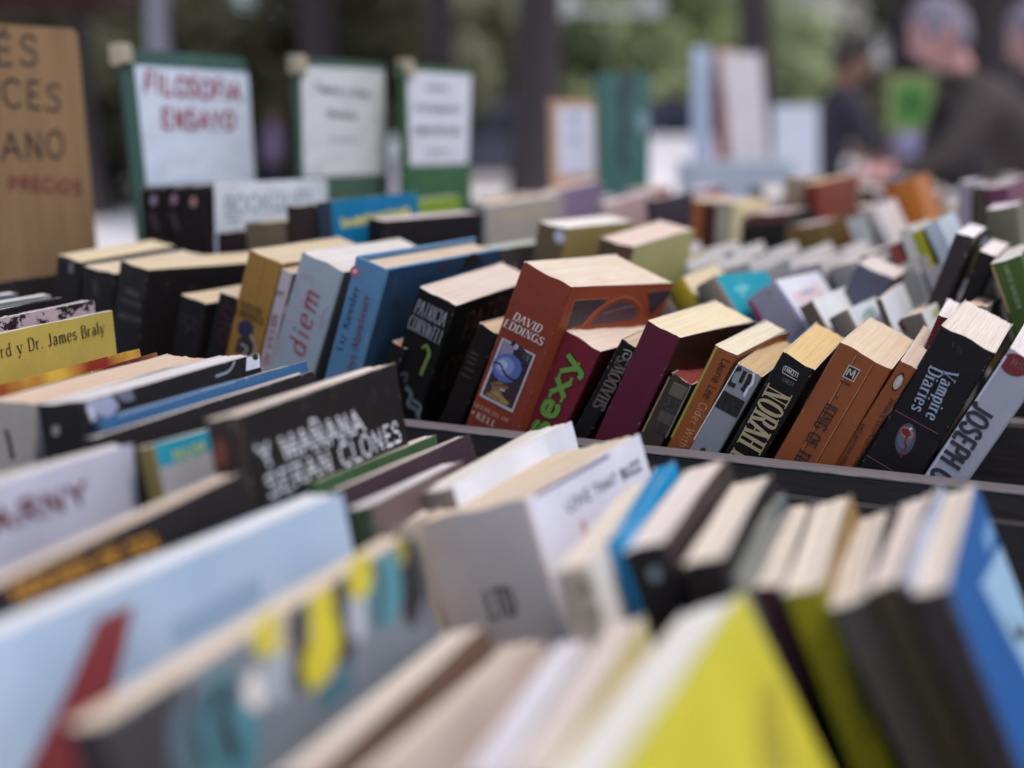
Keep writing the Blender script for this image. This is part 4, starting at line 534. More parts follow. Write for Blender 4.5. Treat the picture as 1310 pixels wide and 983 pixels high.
{'label':'book with bright white pages and mustard edges','sp':(120,100,72),'fr':(160,138,80),'pg':(245,242,240),'grp':'books standing in the third box','dec':[('O','S',(0.02064,0.00721),(0.0256,0.00791),(0.02021,0.01215),(215,210,225))],'pose':((-0.3809,0.86567,1.03917),(-0.11131,0.179,-0.00673),0.0251,0.119),'h':0.2284},
{'label':'brown spined book with a pale olive yellow cover','sp':(112,84,64),'fr':(178,172,110),'pg':(238,216,205),'grp':'books standing in the third box','pose':((-0.32861,0.86183,1.02891),(-0.05596,0.22198,0.05283),0.0277,0.1221),'h':0.2184},
{'label':'lavender purple book lying high in the back','sp':(140,118,150),'pg':(225,205,200),'grp':'books in the boxes behind','pose':((-0.59563,1.35564,1.03931),(-0.1466,0.01558,0.10022),0.0121,0.1269),'h':0.2301},
{'label':'rosy cream book in front of the dark green sign','sp':(205,170,172),'pg':(235,215,215),'grp':'books in the boxes behind','pose':((-0.47352,1.22778,1.03428),(-0.10215,-0.00254,0.07866),0.012,0.1243),'h':0.2249},
{'label':'lime green edged thin book at the foot of the fourth sign','sp':(135,165,50),'pg':(225,225,205),'grp':'books in the boxes behind','pose':((-0.57715,0.99287,1.04495),(-0.01257,0.00023,0.01615),0.008,0.1005),'h':0.235},
{'label':'leftmost of the three black volumes with pale marks under the first green sign','sp':(31,26,29),'pg':(60,50,55),'grp':'books in the boxes behind','dec':[('O','S',(0.01291,0.00979),(0.01613,0.01038),(0.0118,0.01428),(150,140,165)),('L','S',[(0.00977,0.02008),(0.0154,0.03409)],(66,60,70),0.005,0)],'pose':((-0.7131,0.80255,1.06163),(0.0078,-0.00558,-0.01329),0.024,0.08),'h':0.2516},
{'label':'middle one of the three black volumes under the first green sign','sp':(31,26,29),'pg':(60,50,55),'grp':'books in the boxes behind','dec':[('O','S',(0.00948,0.00969),(0.01264,0.01037),(0.00822,0.01411),(160,125,140)),('L','S',[(0.00596,0.02043),(0.01099,0.03449)],(62,56,64),0.005,0)],'pose':((-0.68884,0.80263,1.06231),(0.00441,-0.03452,-0.0),0.0224,0.08),'h':0.2525},
{'label':'rightmost of the three black volumes under the first green sign','sp':(31,26,29),'pg':(60,50,55),'grp':'books in the boxes behind','dec':[('O','S',(0.00674,0.01208),(0.00985,0.01275),(0.00552,0.01646),(180,130,135))],'pose':((-0.66629,0.80267,1.0633),(0.00338,-0.0345,-0.0),0.0213,0.08),'h':0.2534},
{'label':'low dark maroon book under the white card','sp':(50,36,40),'pg':(60,45,50),'grp':'books in the boxes behind','pose':((-0.65004,0.8043,1.02641),(0.01234,-0.05789,-0.0),0.0379,0.09),'h':0.2168},
{'label':'khaki brown book in front of the white card','sp':(118,104,78),'pg':(200,188,160),'grp':'books in the boxes behind','pose':((-0.61063,0.80435,1.03568),(0.01169,-0.05438,-0.0),0.0389,0.11),'h':0.226},
{'label':'dark chocolate upright book left of the blue one','sp':(58,44,44),'pg':(205,190,190),'grp':'books in the boxes behind','pose':((-0.56967,0.80367,1.04967),(0.00846,-0.05582,-0.0),0.0268,0.1),'h':0.24},
{'label':'bright blue book with blurred yellow title behind the front rows','sp':(50,66,86),'fr':(10,118,170),'pg':(150,170,185),'grp':'books in the boxes behind','dec':[('T','F','Investigaciones',(0.01179,0.02139),(0.10796,0.01731),(0.01092,0.0135),(212,204,96),'sans',0.26)],'pose':((-0.53912,0.79961,1.05377),(-0.06557,-0.06006,0.01895),0.0142,0.1222),'h':0.2442},
{'label':'white topped paperback leaning left behind the mustard yellow one','sp':(169,176,169),'fr':(190,186,186),'pg':(242,242,248),'grp':'low paperbacks showing white tops in the fourth crate','pose':((-0.32525,0.99094,0.99416),(-0.00061,-0.34056,-0.0),0.0262,0.1),'h':0.1954},
{'label':'white topped paperback behind the taupe and turquoise one','sp':(190,187,183),'fr':(190,186,186),'pg':(240,234,234),'grp':'low paperbacks showing white tops in the fourth crate','pose':((-0.29664,0.99098,0.99296),(-0.00077,-0.37746,-0.0),0.0261,0.1),'h':0.1968},
{'label':'white topped paperback behind the turquoise cover','sp':(171,173,174),'fr':(190,186,186),'pg':(238,234,232),'grp':'low paperbacks showing white tops in the fourth crate','pose':((-0.26938,0.99105,0.99487),(-0.00054,-0.37703,-0.0),0.0235,0.1),'h':0.1988},
{'label':'cream topped paperback behind the pale lilac one','sp':(190,183,180),'fr':(190,186,186),'pg':(236,226,218),'grp':'low paperbacks showing white tops in the fourth crate','pose':((-0.23692,0.99109,0.99695),(-3e-05,-0.38616,-0.0),0.0242,0.1),'h':0.2018},
{'label':'rosy topped paperback behind the pictured white cover','sp':(180,174,176),'fr':(190,186,186),'pg':(238,226,226),'grp':'low paperbacks showing white tops in the fourth crate','pose':((-0.20963,0.99109,0.99865),(0.00039,-0.34956,-0.0),0.0213,0.1),'h':0.2008},
{'label':'bright topped paperback left of the slate grey leaning one','sp':(159,156,156),'fr':(190,186,186),'pg':(240,234,230),'grp':'low paperbacks showing white tops in the fourth crate','pose':((-0.18364,0.99113,0.99927),(0.00082,-0.36922,-0.0),0.021,0.1),'h':0.2029},
{'label':'cream topped paperback right of the slate grey leaning one','sp':(195,194,193),'fr':(190,186,186),'pg':(240,230,220),'grp':'low paperbacks showing white tops in the fourth crate','pose':((-0.13569,0.99119,1.002),(0.00166,-0.3716,-0.0),0.0202,0.1),'h':0.2061},
{'label':'bright white topped paperback left of the dark brown leaning one','sp':(197,190,194),'fr':(190,186,186),'pg':(246,244,248),'grp':'low paperbacks showing white tops in the fourth crate','pose':((-0.11126,0.99122,1.00197),(0.00241,-0.3916,-0.0),0.0199,0.1),'h':0.2077},
{'label':'white topped paperback just behind the moss green one','sp':(176,173,169),'fr':(190,186,186),'pg':(246,242,244),'grp':'low paperbacks showing white tops in the fourth crate','pose':((-0.06677,0.99129,1.01371),(0.00228,-0.3439,-0.0),0.0197,0.1),'h':0.2164},
{'label':'pearl topped low paperback under the pale olive one','sp':(195,190,180),'fr':(200,196,196),'pg':(238,236,240),'grp':'low paperbacks showing white tops in the fifth crate','pose':((-0.38221,1.11087,0.98858),(-0.0034,-0.42154,-0.0),0.0263,0.11),'h':0.1957},
{'label':'white topped low paperback under the orange brown spine','sp':(180,173,176),'fr':(200,196,196),'pg':(242,238,244),'grp':'low paperbacks showing white tops in the fifth crate','pose':((-0.34495,1.11082,0.99119),(-0.00103,-0.36738,-0.0),0.0277,0.11),'h':0.1941},
{'label':'white topped low paperback under the grey beige and cream spines','sp':(190,187,184),'fr':(200,196,196),'pg':(238,232,230),'grp':'low paperbacks showing white tops in the fifth crate','pose':((-0.31504,1.11092,0.99197),(-0.00174,-0.40758,-0.0),0.0247,0.11),'h':0.1982},
{'label':'ivory topped low paperback under the black spine with a red band','sp':(169,167,167),'fr':(200,196,196),'pg':(236,226,218),'grp':'low paperbacks showing white tops in the fifth crate','pose':((-0.2804,1.11091,0.9939),(-0.00058,-0.3735,-0.0),0.0235,0.11),'h':0.1975},
{'label':'rosy topped low paperback under the olive brown one','sp':(187,180,178),'fr':(200,196,196),'pg':(236,224,222),'grp':'low paperbacks showing white tops in the fifth crate','pose':((-0.24612,1.11098,0.99475),(-0.00038,-0.38982,-0.0),0.021,0.11),'h':0.1997},
{'label':'bright topped low paperback under the rust red one','sp':(162,160,162),'fr':(200,196,196),'pg':(242,238,236),'grp':'low paperbacks showing white tops in the fifth crate','pose':((-0.21597,1.11095,0.99712),(0.00048,-0.37495,-0.0),0.0252,0.11),'h':0.2011},
{'label':'white topped low paperback under the pale grey green one','sp':(190,190,194),'fr':(200,196,196),'pg':(240,234,230),'grp':'low paperbacks showing white tops in the fifth crate','pose':((-0.18393,1.111,0.99718),(0.00081,-0.38319,-0.0),0.0213,0.11),'h':0.2018},
{'label':'pearl topped low paperback near the small brick red one','sp':(197,194,194),'fr':(200,196,196),'pg':(240,236,242),'grp':'low paperbacks showing white tops in the fifth crate','pose':((-0.15513,1.11097,0.99752),(0.00136,-0.37124,-0.0),0.0226,0.11),'h':0.2012},
{'label':'white topped low paperback under the lavender grey one','sp':(180,176,173),'fr':(200,196,196),'pg':(244,242,246),'grp':'low paperbacks showing white tops in the fifth crate','pose':((-0.11056,1.11117,1.00772),(0.00208,-0.40427,-0.0),0.0197,0.11),'h':0.2151},
{'label':'white topped low paperback at the far right under the olive one','sp':(176,174,169),'fr':(200,196,196),'pg':(244,240,244),'grp':'low paperbacks showing white tops in the fifth crate','pose':((-0.07201,1.11115,1.01531),(0.00204,-0.34912,-0.0),0.0208,0.11),'h':0.2185},
]
SIGNS=[
{'label':'brown cardboard sign with black marker capitals and PRECIOS in red','bd':(140,106,70),'dec':[('T','F','ÉS',(0.04061,0.02955),(0.08382,0.02976),(0.04209,0.00814),(45,36,34),'hand',0.11),('T','F','UCES',(0.02146,0.05983),(0.10337,0.06525),(0.02356,0.03967),(45,36,34),'hand',0.12),('T','F','IANO',(0.02757,0.10152),(0.10365,0.10238),(0.02977,0.08035),(45,36,34),'hand',0.11),('T','F','PRECIOS',(0.04116,0.12566),(0.11816,0.1334),(0.04179,0.11541),(120,35,45),'hand',0.17)],'pose':((-0.77361,0.67064,1.18642),(0.00188,-0.00445,0.03129),0.004,0.131)},
{'label':'green board with a white paper lettered FILOSOFIA in red marker','bd':(52,88,80),'paper':[(0.01355,0.01382),(0.1735,0.0142),(0.17022,0.12108),(0.01326,0.11783)],'pc':(205,215,235),'clip':(0.00191,0.00186),'dec':[('T','F','FILOSOFIA',(0.02188,0.03626),(0.15689,0.04247),(0.0255,0.01932),(150,40,55),'hand',0.2),('T','F','ENSAYO',(0.04041,0.06739),(0.14319,0.0688),(0.04192,0.05083),(150,40,55),'hand',0.2)],'pose':((-0.77354,0.84996,1.17835),(-0.00724,-0.05541,0.00863),0.006,0.1724)},
{'label':'green board with grey white sheet,second sign from the left board','bd':(62,92,76),'paper':[(0.00708,0.00769),(0.15845,0.00814),(0.16039,0.1162),(0.00564,0.11266)],'pc':(212,212,215),'clip':(0.00608,0.00341),'dec':[('T','F','Teatro y Cine',(0.02914,0.03132),(0.126,0.03581),(0.02958,0.02394),(60,60,66),'sans',0.22),('T','F','Musica',(0.04943,0.0552),(0.10085,0.05711),(0.04982,0.0484),(60,60,66),'sans',0.22),('T','F','poesia',(0.05086,0.07879),(0.10866,0.08095),(0.05107,0.07497),(120,120,128),'sans',0.2)],'pose':((-0.69689,0.99958,1.17763),(-0.00663,0.01261,0.02363),0.006,0.1634)},
{'label':'green board with white sheet of four grey lines,right of the other sheets','bd':(48,98,58),'paper':[(0.00643,0.00748),(0.15566,0.00527),(0.14692,0.10495),(0.01054,0.10522)],'pc':(215,216,230),'clip':(0.00988,0.00178),'dec':[('T','F','ARTE',(0.04845,0.02656),(0.09731,0.0265),(0.04858,0.02002),(80,84,100),'sans',0.22),('T','F','FOTOGRAFIA',(0.0238,0.04838),(0.12759,0.0479),(0.02396,0.04192),(80,84,100),'sans',0.22),('T','F','ARQUITECTURA',(0.01816,0.07112),(0.12736,0.07136),(0.01832,0.06464),(80,84,100),'sans',0.22),('T','F','DISENO',(0.04709,0.09169),(0.10204,0.093),(0.04719,0.0867),(150,152,165),'sans',0.2)],'pose':((-0.66047,1.13974,1.17927),(0.00592,0.00402,-0.00023),0.006,0.1553)},
{'label':'low white card with faint blue green print in front of the boards','bd':(210,216,226),'dec':[('T','F','BOOKQUES',(0.01048,0.02592),(0.13463,0.02436),(0.00997,0.01142),(112,138,160),'sans',0.12),('L','F',[(0.01334,0.03113),(0.0298,0.03073)],(130,155,175),0.002,0)],'pose':((-0.63797,0.80292,1.06675),(-0.00122,0.02677,-0.00381),0.002,0.1607)},
{'label':'small board with pale lilac sheet right of the big tree trunk','bd':(190,150,120),'paper':[(0.01661,0.01107),(0.15887,0.01099),(0.16185,0.11363),(0.01766,0.11047)],'pc':(206,206,228),'dec':[('O','F',(0.08156,0.028),(0.10653,0.02798),(0.08116,0.03736),(165,185,205)),('O','F',(0.08335,0.05853),(0.10844,0.05887),(0.08295,0.06796),(170,188,205))],'pose':((-0.73254,1.69967,1.15951),(-0.01163,-0.0224,0.0146),0.006,0.1723)},
{'label':'dark green poster board with a dark figure shape','bd':(52,104,96),'dec':[('G','F',[(0.10036,0.00171),(0.16134,0.00269),(0.14693,0.03499),(0.11816,0.06003),(0.13638,0.10022),(0.11118,0.12502),(0.14038,0.16041),(0.08987,0.1563),(0.07589,0.12263),(0.0934,0.08482),(0.07604,0.04559)],(34,50,62)),('O','F',(0.20358,0.08371),(0.23474,0.08659),(0.20386,0.10404),(120,150,165))],'pose':((-0.7375,1.89919,1.2048),(-0.03344,0.00674,0.06211),0.006,0.2367)},
]

for i,d in enumerate(BOOKS):
    d=dict(d); group=d.pop('grp',None)
    book(group=group,seed=i+1,**d)
# ------------------------------------------------------------------ boards and cards between the books
def sign(label,pose,bd,dec,paper=None,pc=None,clip=None):
    o,ang,t,w=pose; Mx=pose_matrix(o,ang); z=o[2]-.82
    root=empty('sign',label,'sign',group=None); root.matrix_world=Mx@Matrix.Translation((0,0,-z))
    rnd=random.Random(label)
    mb=simple('board_'+str(len(bpy.data.materials)),bd,.75,.16,16,.4,sc=(1,2.2,.3))
    # board: a slab with slightly rounded, uneven corners
    prof=[];N=5;rr=.006
    for cx,cy,a0 in ((w-rr,-rr,0),(rr,-rr,90),(rr,-z+rr,180),(w-rr,-z+rr,270)):
        for k in range(N): a=R(a0+90*k/(N-1)); prof.append((cx+rr*math.cos(a)+rnd.uniform(-.0002,.0002),cy+rr*math.sin(a)))
    n=len(prof); V=[(0,p[0],p[1]+z) for p in prof]+[(t,p[0],p[1]+z) for p in prof]
    F=[tuple(range(n-1,-1,-1)),tuple(range(n,2*n))]+[(i,(i+1)%n,n+(i+1)%n,n+i) for i in range(n)]
    mesh_obj('board',V,F,mb,root)
    putF=lambda u,v,l:(t+l,u,z-v)
    if paper:
        mp=simple('sheet_'+str(len(bpy.data.materials)),pc,.35,.05,9,.5)
        P=[putF(u,v,.0006) for u,v in paper]; Q=[putF(u,v,.0001) for u,v in paper]
        mesh_obj('paper_sheet',P+Q,[(3,2,1,0),(0,1,5,4),(1,2,6,5),(2,3,7,6),(3,0,4,7)],mp,root)
        base=.0008
    else: base=0
    if clip:
        mc=simple('clip_metal',(190,170,140),.35,.1,30,metal=.6); b=MB(); c=putF(clip[0],clip[1],0); b.box((-.004,c[1]-.008,c[2]-.012),(t+.004,c[1]+.008,c[2]+.006),.002); b.obj('clip',mc,root)
    print_on(root,dec,None,lambda u,v,l:putF(u,v,l+base))
    return root
for s in SIGNS: sign(**s)
# ------------------------------------------------------------------ tables, crates
dark_wood=simple('dark_board',(46,40,42),.65,.10,14,.15,sc=(.4,1,2))
rail_grey=simple('grey_rail_top',(106,99,102),.6,.22,60,.5,sc=(.25,1,1))
cloth_dark=simple('table_cloth',(60,52,50),.9,.15,20,.4)
metal=simple('leg_metal',(120,120,122),.4,.1,10,metal=.8)
def crate(label,x0,x1,y0,y1,zf,zt,front_t=.014):
    r=empty('book_crate',label,'crate',(0,0,0),group='crates of books on the tables')
    MB().box((x0,y0,.792),(x1,y1,zf-.001),.001).obj('base',dark_wood,r)
    MB().box((x0,y0,zf),(x1,y0+front_t,zt-.0015),.001).obj('front_board',dark_wood,r)
    MB().box((x0,y0-.0005,zt-.0014),(x1,y0+front_t+.0005,zt),.0005).obj('rail_top',rail_grey,r)  # thin grey strip along the top of the darker front board
    MB().box((x0,y1-.008,zf),(x1,y1,zt-.004),.001).obj('back_board',dark_wood,r)
    for x in (x0,x1-.008): MB().box((x,y0+front_t+.0005,zf),(x+.008,y1-.0085,zt-.006),.001).obj('end_board',dark_wood,r)
    return r
crate('long front crate holding the nearest blurred books',-.95,1.0,.08,.616,.80,.925)
crate('middle crate whose grey front rail shows under the paperbacks in focus',-.79,1.0,.618,.795,.81,.934)
crate('third crate just behind the paperbacks in focus',-.80,1.1,.798,.975,.81,.93)
crate('fourth crate with low white topped paperbacks',-.80,1.15,.978,1.102,.81,.91)
crate('fifth crate with more low white topped paperbacks',-.80,1.2,1.105,1.224,.81,.91)
crate('sixth crate with upright dark spines behind the pale tops',-.80,1.2,1.227,1.355,.81,.93)
def table(label,x0,x1,y0,y1):
    r=empty('book_table',label,'table',(0,0,0),group='stall tables')
    MB().box((x0,y0,.76),(x1,y1,.79),.004).obj('tabletop',dark_wood,r)
    for x in (x0+.05,x1-.05):
        for y in (y0+.05,y1-.05): MB().box((x-.02,y-.02,0),(x+.02,y+.02,.7595),.003).obj('leg',metal,r)
    cl=MB()
    n=60
    def ring(z,amp):
        P=[]
        for k in range(n):
            s=k/n*4
            q=[(x0+(x1-x0)*s,y0),(x1,y0+(y1-y0)*(s-1)),(x1-(x1-x0)*(s-2),y1),(x0,y1-(y1-y0)*(s-3))][int(s)]
            P.append((q[0]+amp*math.sin(k*2.1),q[1]+amp*math.sin(k*1.7+1),z))
        return P
    V=[v for z,a in ((.755,.001),(.6,.012),(.4,.02),(.1,.028)) for v in ring(z,a)]
    F=[(i*n+k,i*n+(k+1)%n,(i+1)*n+(k+1)%n,(i+1)*n+k) for i in range(3) for k in range(n)]
    cl.add(V,F).obj('cloth_skirt',cloth_dark,r,True)
    return r
table('nearest stall table carrying the crates in focus',-1.0,1.25,.05,1.358)
table('second stall table behind the first, under the blurred books',-.82,1.9,1.362,2.98)
for i,(y0,y1,xr) in enumerate([(1.365,1.50,1.3),(1.505,1.63,1.35),(1.635,1.80,1.5),(1.83,2.10,1.6),(2.15,2.45,1.7),(2.5,2.8,1.8)]):
    crate(['seventh crate, first on the second table','eighth crate, second on the second table','ninth crate, third on the second table','tenth crate in the middle of the second table','eleventh crate towards the back of the second table','rearmost crate, by the standing people'][i],-.78,xr,y0,y1,.81,.93)
# rows of books far behind, with the colours seen there
PAL=[((205,190,175),'cream'),((225,220,222),'white'),((160,140,120),'beige'),((90,72,70),'dark brown'),((150,60,50),'brick red'),((120,118,135),'slate'),((190,165,175),'rosy'),((70,90,130),'navy blue'),((80,130,130),'teal'),((175,150,80),'mustard'),((150,130,160),'lilac'),((56,50,54),'black'),((235,230,228),'bright white'),((214,204,190),'ivory'),((200,196,205),'pearl grey')]
rowname={1.515:'eighth',1.65:'ninth',1.86:'tenth',2.18:'eleventh',2.53:'rearmost'}
def colx(y,px):   # X where the photograph's column px crosses the row at depth y
    k=(px-655)/1570; fx,fy,rx,ry=-.4139,.8893,.9066,.4220
    dx,dy=fx+rx*k,fy+ry*k; return y*dx/dy
k=0
for y,(pa,pb),pitch in ((1.515,(590,1345),.030),(1.65,(600,1345),.034),(1.86,(930,1345),.032),(2.18,(990,1345),.036),(2.53,(1000,1345),.040)):
    x=colx(y,pa); lean=random.uniform(-.2,.2); row=[]
    while x<colx(y,pb):
        t=random.uniform(.6,1.0)*pitch
        if random.random()<.12: lean=random.choice((-.4,-.25,0,.05,.2))
        la=lean+random.uniform(-.03,.03)
        c,cn=PAL[k%len(PAL)] if random.random()<.5 else random.choice(PAL)
        if 1: row.append((x,t,la,c,cn,random.uniform(.185,.225),random.choice(PAL)[0],random.uniform(0,.02),random.uniform(-.06,.06),random.uniform(.105,.14),random.choice([(225,218,216),(220,206,192),(230,226,232)])))
        x+=t/math.cos(la)+.002; k+=1
    seen=set()
    for i,(x,t,la,c,cn,h,f,dy,yw,wd,pg) in enumerate(row):
        z=.81+h*math.cos(la)+max(0,math.sin(la))*t
        L=row[i-1][4] if i else None; Rn=row[i+1][4] if i+1<len(row) else None
        lb=f'{cn} book of the {rowname[y]} crate'+(f' between a {L} and a {Rn} one' if L and Rn else f' at its {"left" if Rn else "right"} end')
        if lb in seen: lb+=', the taller' if h>.205 else ', the shorter'
        if lb in seen: lb+=', leaning' if abs(la)>.1 else ', upright'
        seen.add(lb)
        book(lb,'small blurred books far back on the second table',((x,y+dy,z),(yw,la,0),round(t*.93,4),wd),h,c,fr=f,pg=pg,seed=500+len(bpy.data.objects),lo=True)
# ------------------------------------------------------------------ ground, wall, vans, lamps
pave=simple('pale_paving',(232,228,232),.8,.06,.6,.2)
g=MB()
n=24
V=[(-300+600*i/n,-100+500*j/n,0) for j in range(n+1) for i in range(n+1)]
g.add(V,[(j*(n+1)+i,j*(n+1)+i+1,(j+1)*(n+1)+i+1,(j+1)*(n+1)+i) for j in range(n) for i in range(n)])
tag(g.obj('ground',pave),kind='structure')
dark_ground=simple('dark_ground_patch',(92,82,70),.9,.25,.5,.5)
g=MB(); g.add([(-60,20,.004),(-14,13,.004),(-13,22,.004),(-30,60,.004),(-80,60,.004)],[(0,1,2,3,4)]); tag(g.obj('dark_ground_patch',dark_ground),kind='structure')  # flat brown sheet just above the paving, far left
stone=simple('pale_stone',(238,235,238),.8,.1,2,.4)
F0=Vector((-.4220,.9066,0)); RV=Vector((.9066,.4220,0))
def at(px,d,z=0):
    p=F0*d+RV*((px-655)/1570*d); return Vector((p.x,p.y,z))
ANG=math.atan2(RV.y,RV.x)
wl=empty('low_wall','long low pale stone wall across the plaza','wall',at(760,32),(0,0,ANG))
x=-4.2
while x<7.5:
    ww=random.uniform(.8,1.2); MB().box((x,-.2,0),(x+ww-.015,.2,1.12+random.uniform(-.004,.004)),.02).obj('stone',stone,wl); x+=ww
MB().box((-4.25,-.24,1.13),(x,.24,1.22),.02).obj('coping',stone,wl)
def van(label,px,d,c,wid=1.9,face=0):
    r=empty('parked_van',label,'van',at(px,d),(0,0,ANG+face),'vans parked beyond the plaza')
    paint=simple('van_paint_'+str(px),c,.3,.04,3); glass=simple('van_glass',(40,46,56),.1,.05,3); tyre=simple('tyre',(36,34,34),.9); hub=simple('hub',(150,150,155),.4,metal=.7)
    bm=bmesh.new(); prof=[(-2.3,.35),(-2.3,1.9),(-2.15,2.05),(.9,2.05),(1.5,1.35),(2.25,1.1),(2.35,.5),(2.35,.35)]
    vs=[bm.verts.new((x,-wid/2,z)) for x,z in prof]; f=bm.faces.new(vs); ex=bmesh.ops.extrude_face_region(bm,geom=[f]); bmesh.ops.translate(bm,vec=(0,wid,0),verts=[v for v in ex['geom'] if isinstance(v,bmesh.types.BMVert)])
    bmesh.ops.recalc_face_normals(bm,faces=bm.faces); bmesh.ops.bevel(bm,geom=bm.edges[:],offset=.06,segments=2,affect='EDGES')
    me=bpy.data.meshes.new('body'); bm.to_mesh(me); bm.free(); me.materials.append(paint); b=bpy.data.objects.new('body',me); col.objects.link(b); b.parent=r
    for x0,x1 in ((-2.05,-1.0),(-.85,.15),(.3,1.0)): MB().box((x0,-wid/2-.006,1.2),(x1,-wid/2+.01,1.78),.003).obj('window',glass,r)
    for x0 in (-1.5,1.45):
        for s in (-1,1):
            y=s*(wid/2-.1); MB().tube([(x0,y-.1,.34),(x0,y+.1,.34)],.34,20).obj('wheel',tyre,r); MB().tube([(x0,y-.11,.34),(x0,y+.11,.34)],.18,14).obj('hub_cap',hub,r)
    for z in (-.7,.7): MB().box((2.34,z-.12,.75),(2.37,z+.12,.95),.01).obj('headlight',simple('lens',(220,220,215),.2),r)
van('dark blue grey van parked behind the biggest tree trunk, left one',618,30,(66,68,88))
van('dark blue violet van parked right of the dark green sign',872,33,(58,60,84))
white_metal=simple('white_paint',(225,225,225),.4,.05,4)
globe_m=simple('lamp_globe',(240,240,236),.3,.03,4)
lp=empty('street_lamp','street lamp with two white globes on a crossbar above the trees','lamp',at(774,14))
MB().tube([(0,0,0),(0,0,.3),(0,0,2.5)],[.06,.035,.03],12).obj('pole',simple('green_pole',(98,112,84),.6),lp)
MB().tube([tuple(-RV*.46)[:2]+(2.5,),tuple(RV*.46)[:2]+(2.5,)],.035,8).obj('crossbar',white_metal,lp)
for s in (-1,1):
    v=RV*.48*s; MB().ball((v.x,v.y,2.56),.13,16,10).obj('globe',globe_m,lp,True)
bl=empty('bollard_lamp','short pale bollard with a round white top between the two white sheets','bollard',at(508,12))
MB().tube([(0,0,0),(0,0,.05),(0,0,.9)],[.11,.09,.08],14).obj('post',simple('rosy_paint',(220,205,205),.5),bl,True)
MB().ball((0,0,1.02),.12,16,10).obj('globe',globe_m,bl,True)
pst=empty('lamp_post','pale grey post rising behind the first green board','post',at(218,15))
MB().tube([(0,0,0),(0,0,1.9),(0,0,3.4)],[.14,.12,.11],14).obj('shaft',simple('pale_post_grey',(150,148,165),.6),pst,True)
MB().tube([(0,0,1.75),(0,0,2.0)],.17,14).obj('collar',simple('rosy_collar',(165,140,140),.6),pst,True)
# wall of a building, right of the leaning trunk
bw=simple('plaster',(170,166,156),.85,.08,.8,.3)
bd=empty('building','grey beige plastered building behind the dark haired person','building',at(1080,40),(0,0,ANG))
MB().box((-4.2,0,0),(2.6,6,6.5)).obj('wall',bw,bd)
MB().box((-4.5,-.3,6.5),(2.9,6.2,6.8),.05).obj('roof',simple('roof',(110,90,80),.8),bd)
for x in (-3.2,-1.0,1.2):
    for z in (.9,3.6): 
        f=MB().box((x-.55,-.06,z),(x+.55,.02,z+1.4),.01).obj('window',stone,bd); MB().box((x-.45,-.08,z+.1),(x+.45,-.05,z+1.3)).obj('pane',simple('window_glass',(130,134,132),.15),f)
# ------------------------------------------------------------------ trees and shrubs
bark=simple('dark_bark',(72,62,64),.95,.3,3,.9,sc=(1,1,.25))
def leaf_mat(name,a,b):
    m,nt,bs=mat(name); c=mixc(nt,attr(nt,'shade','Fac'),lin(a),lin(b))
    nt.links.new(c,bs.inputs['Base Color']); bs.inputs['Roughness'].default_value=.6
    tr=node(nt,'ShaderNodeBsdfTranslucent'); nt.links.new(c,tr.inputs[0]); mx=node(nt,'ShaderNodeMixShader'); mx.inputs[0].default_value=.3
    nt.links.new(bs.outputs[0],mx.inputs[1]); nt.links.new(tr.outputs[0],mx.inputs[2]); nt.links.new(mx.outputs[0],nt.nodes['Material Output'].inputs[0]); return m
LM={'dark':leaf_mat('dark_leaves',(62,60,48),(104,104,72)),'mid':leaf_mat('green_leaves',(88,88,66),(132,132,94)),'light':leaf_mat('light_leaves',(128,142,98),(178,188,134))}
def leaves(n,rx,ry,rz,size,seed,clumps=26,low=-1):
    rnd=random.Random(seed); V=[];F=[];S=[]
    cs=[]
    while len(cs)<clumps:
        p=Vector((rnd.uniform(-1,1),rnd.uniform(-1,1),rnd.uniform(low,1)))
        if .25<p.length<1: cs.append((p,rnd.uniform(.18,.42),rnd.random()))
    for _ in range(n):
        c,r,s=rnd.choice(cs); d=Vector((rnd.gauss(0,1),rnd.gauss(0,1),rnd.gauss(0,1))).normalized()*r*rnd.random()**.4
        p=c+d; p=Vector((p.x*rx,p.y*ry,p.z*rz)); u=Vector((rnd.gauss(0,1),rnd.gauss(0,1),rnd.gauss(0,.6))).normalized(); v=u.orthogonal().normalized(); sz=size*rnd.uniform(.6,1.3)
        k=len(V); V+=[(p-u*sz)[:],(p+v*sz*.45)[:],(p+u*sz)[:],(p-v*sz*.45)[:]]; F.append((k,k+1,k+2,k+3)); sh=min(1,max(0,.5*s+.5*rnd.random())); S+=[sh]*4
    me=bpy.data.meshes.new('crown'); me.from_pydata(V,[],F); a=me.attributes.new('shade','FLOAT','POINT')
    a.data.foreach_set('value',S); return me
def link(name,me,m,parent,loc=(0,0,0),scale=(1,1,1),rz=0):
    if not me.materials: me.materials.append(m)
    o=bpy.data.objects.new(name,me); col.objects.link(o); o.parent=parent; o.location=loc; o.scale=scale; o.rotation_euler=(0,0,rz)
    o.material_slots[0].link='OBJECT'; o.material_slots[0].material=m; return o
crownA=leaves(5000,2.6,2.6,1.9,.13,3); crownB=leaves(5000,2.4,2.4,2.2,.13,4,34)
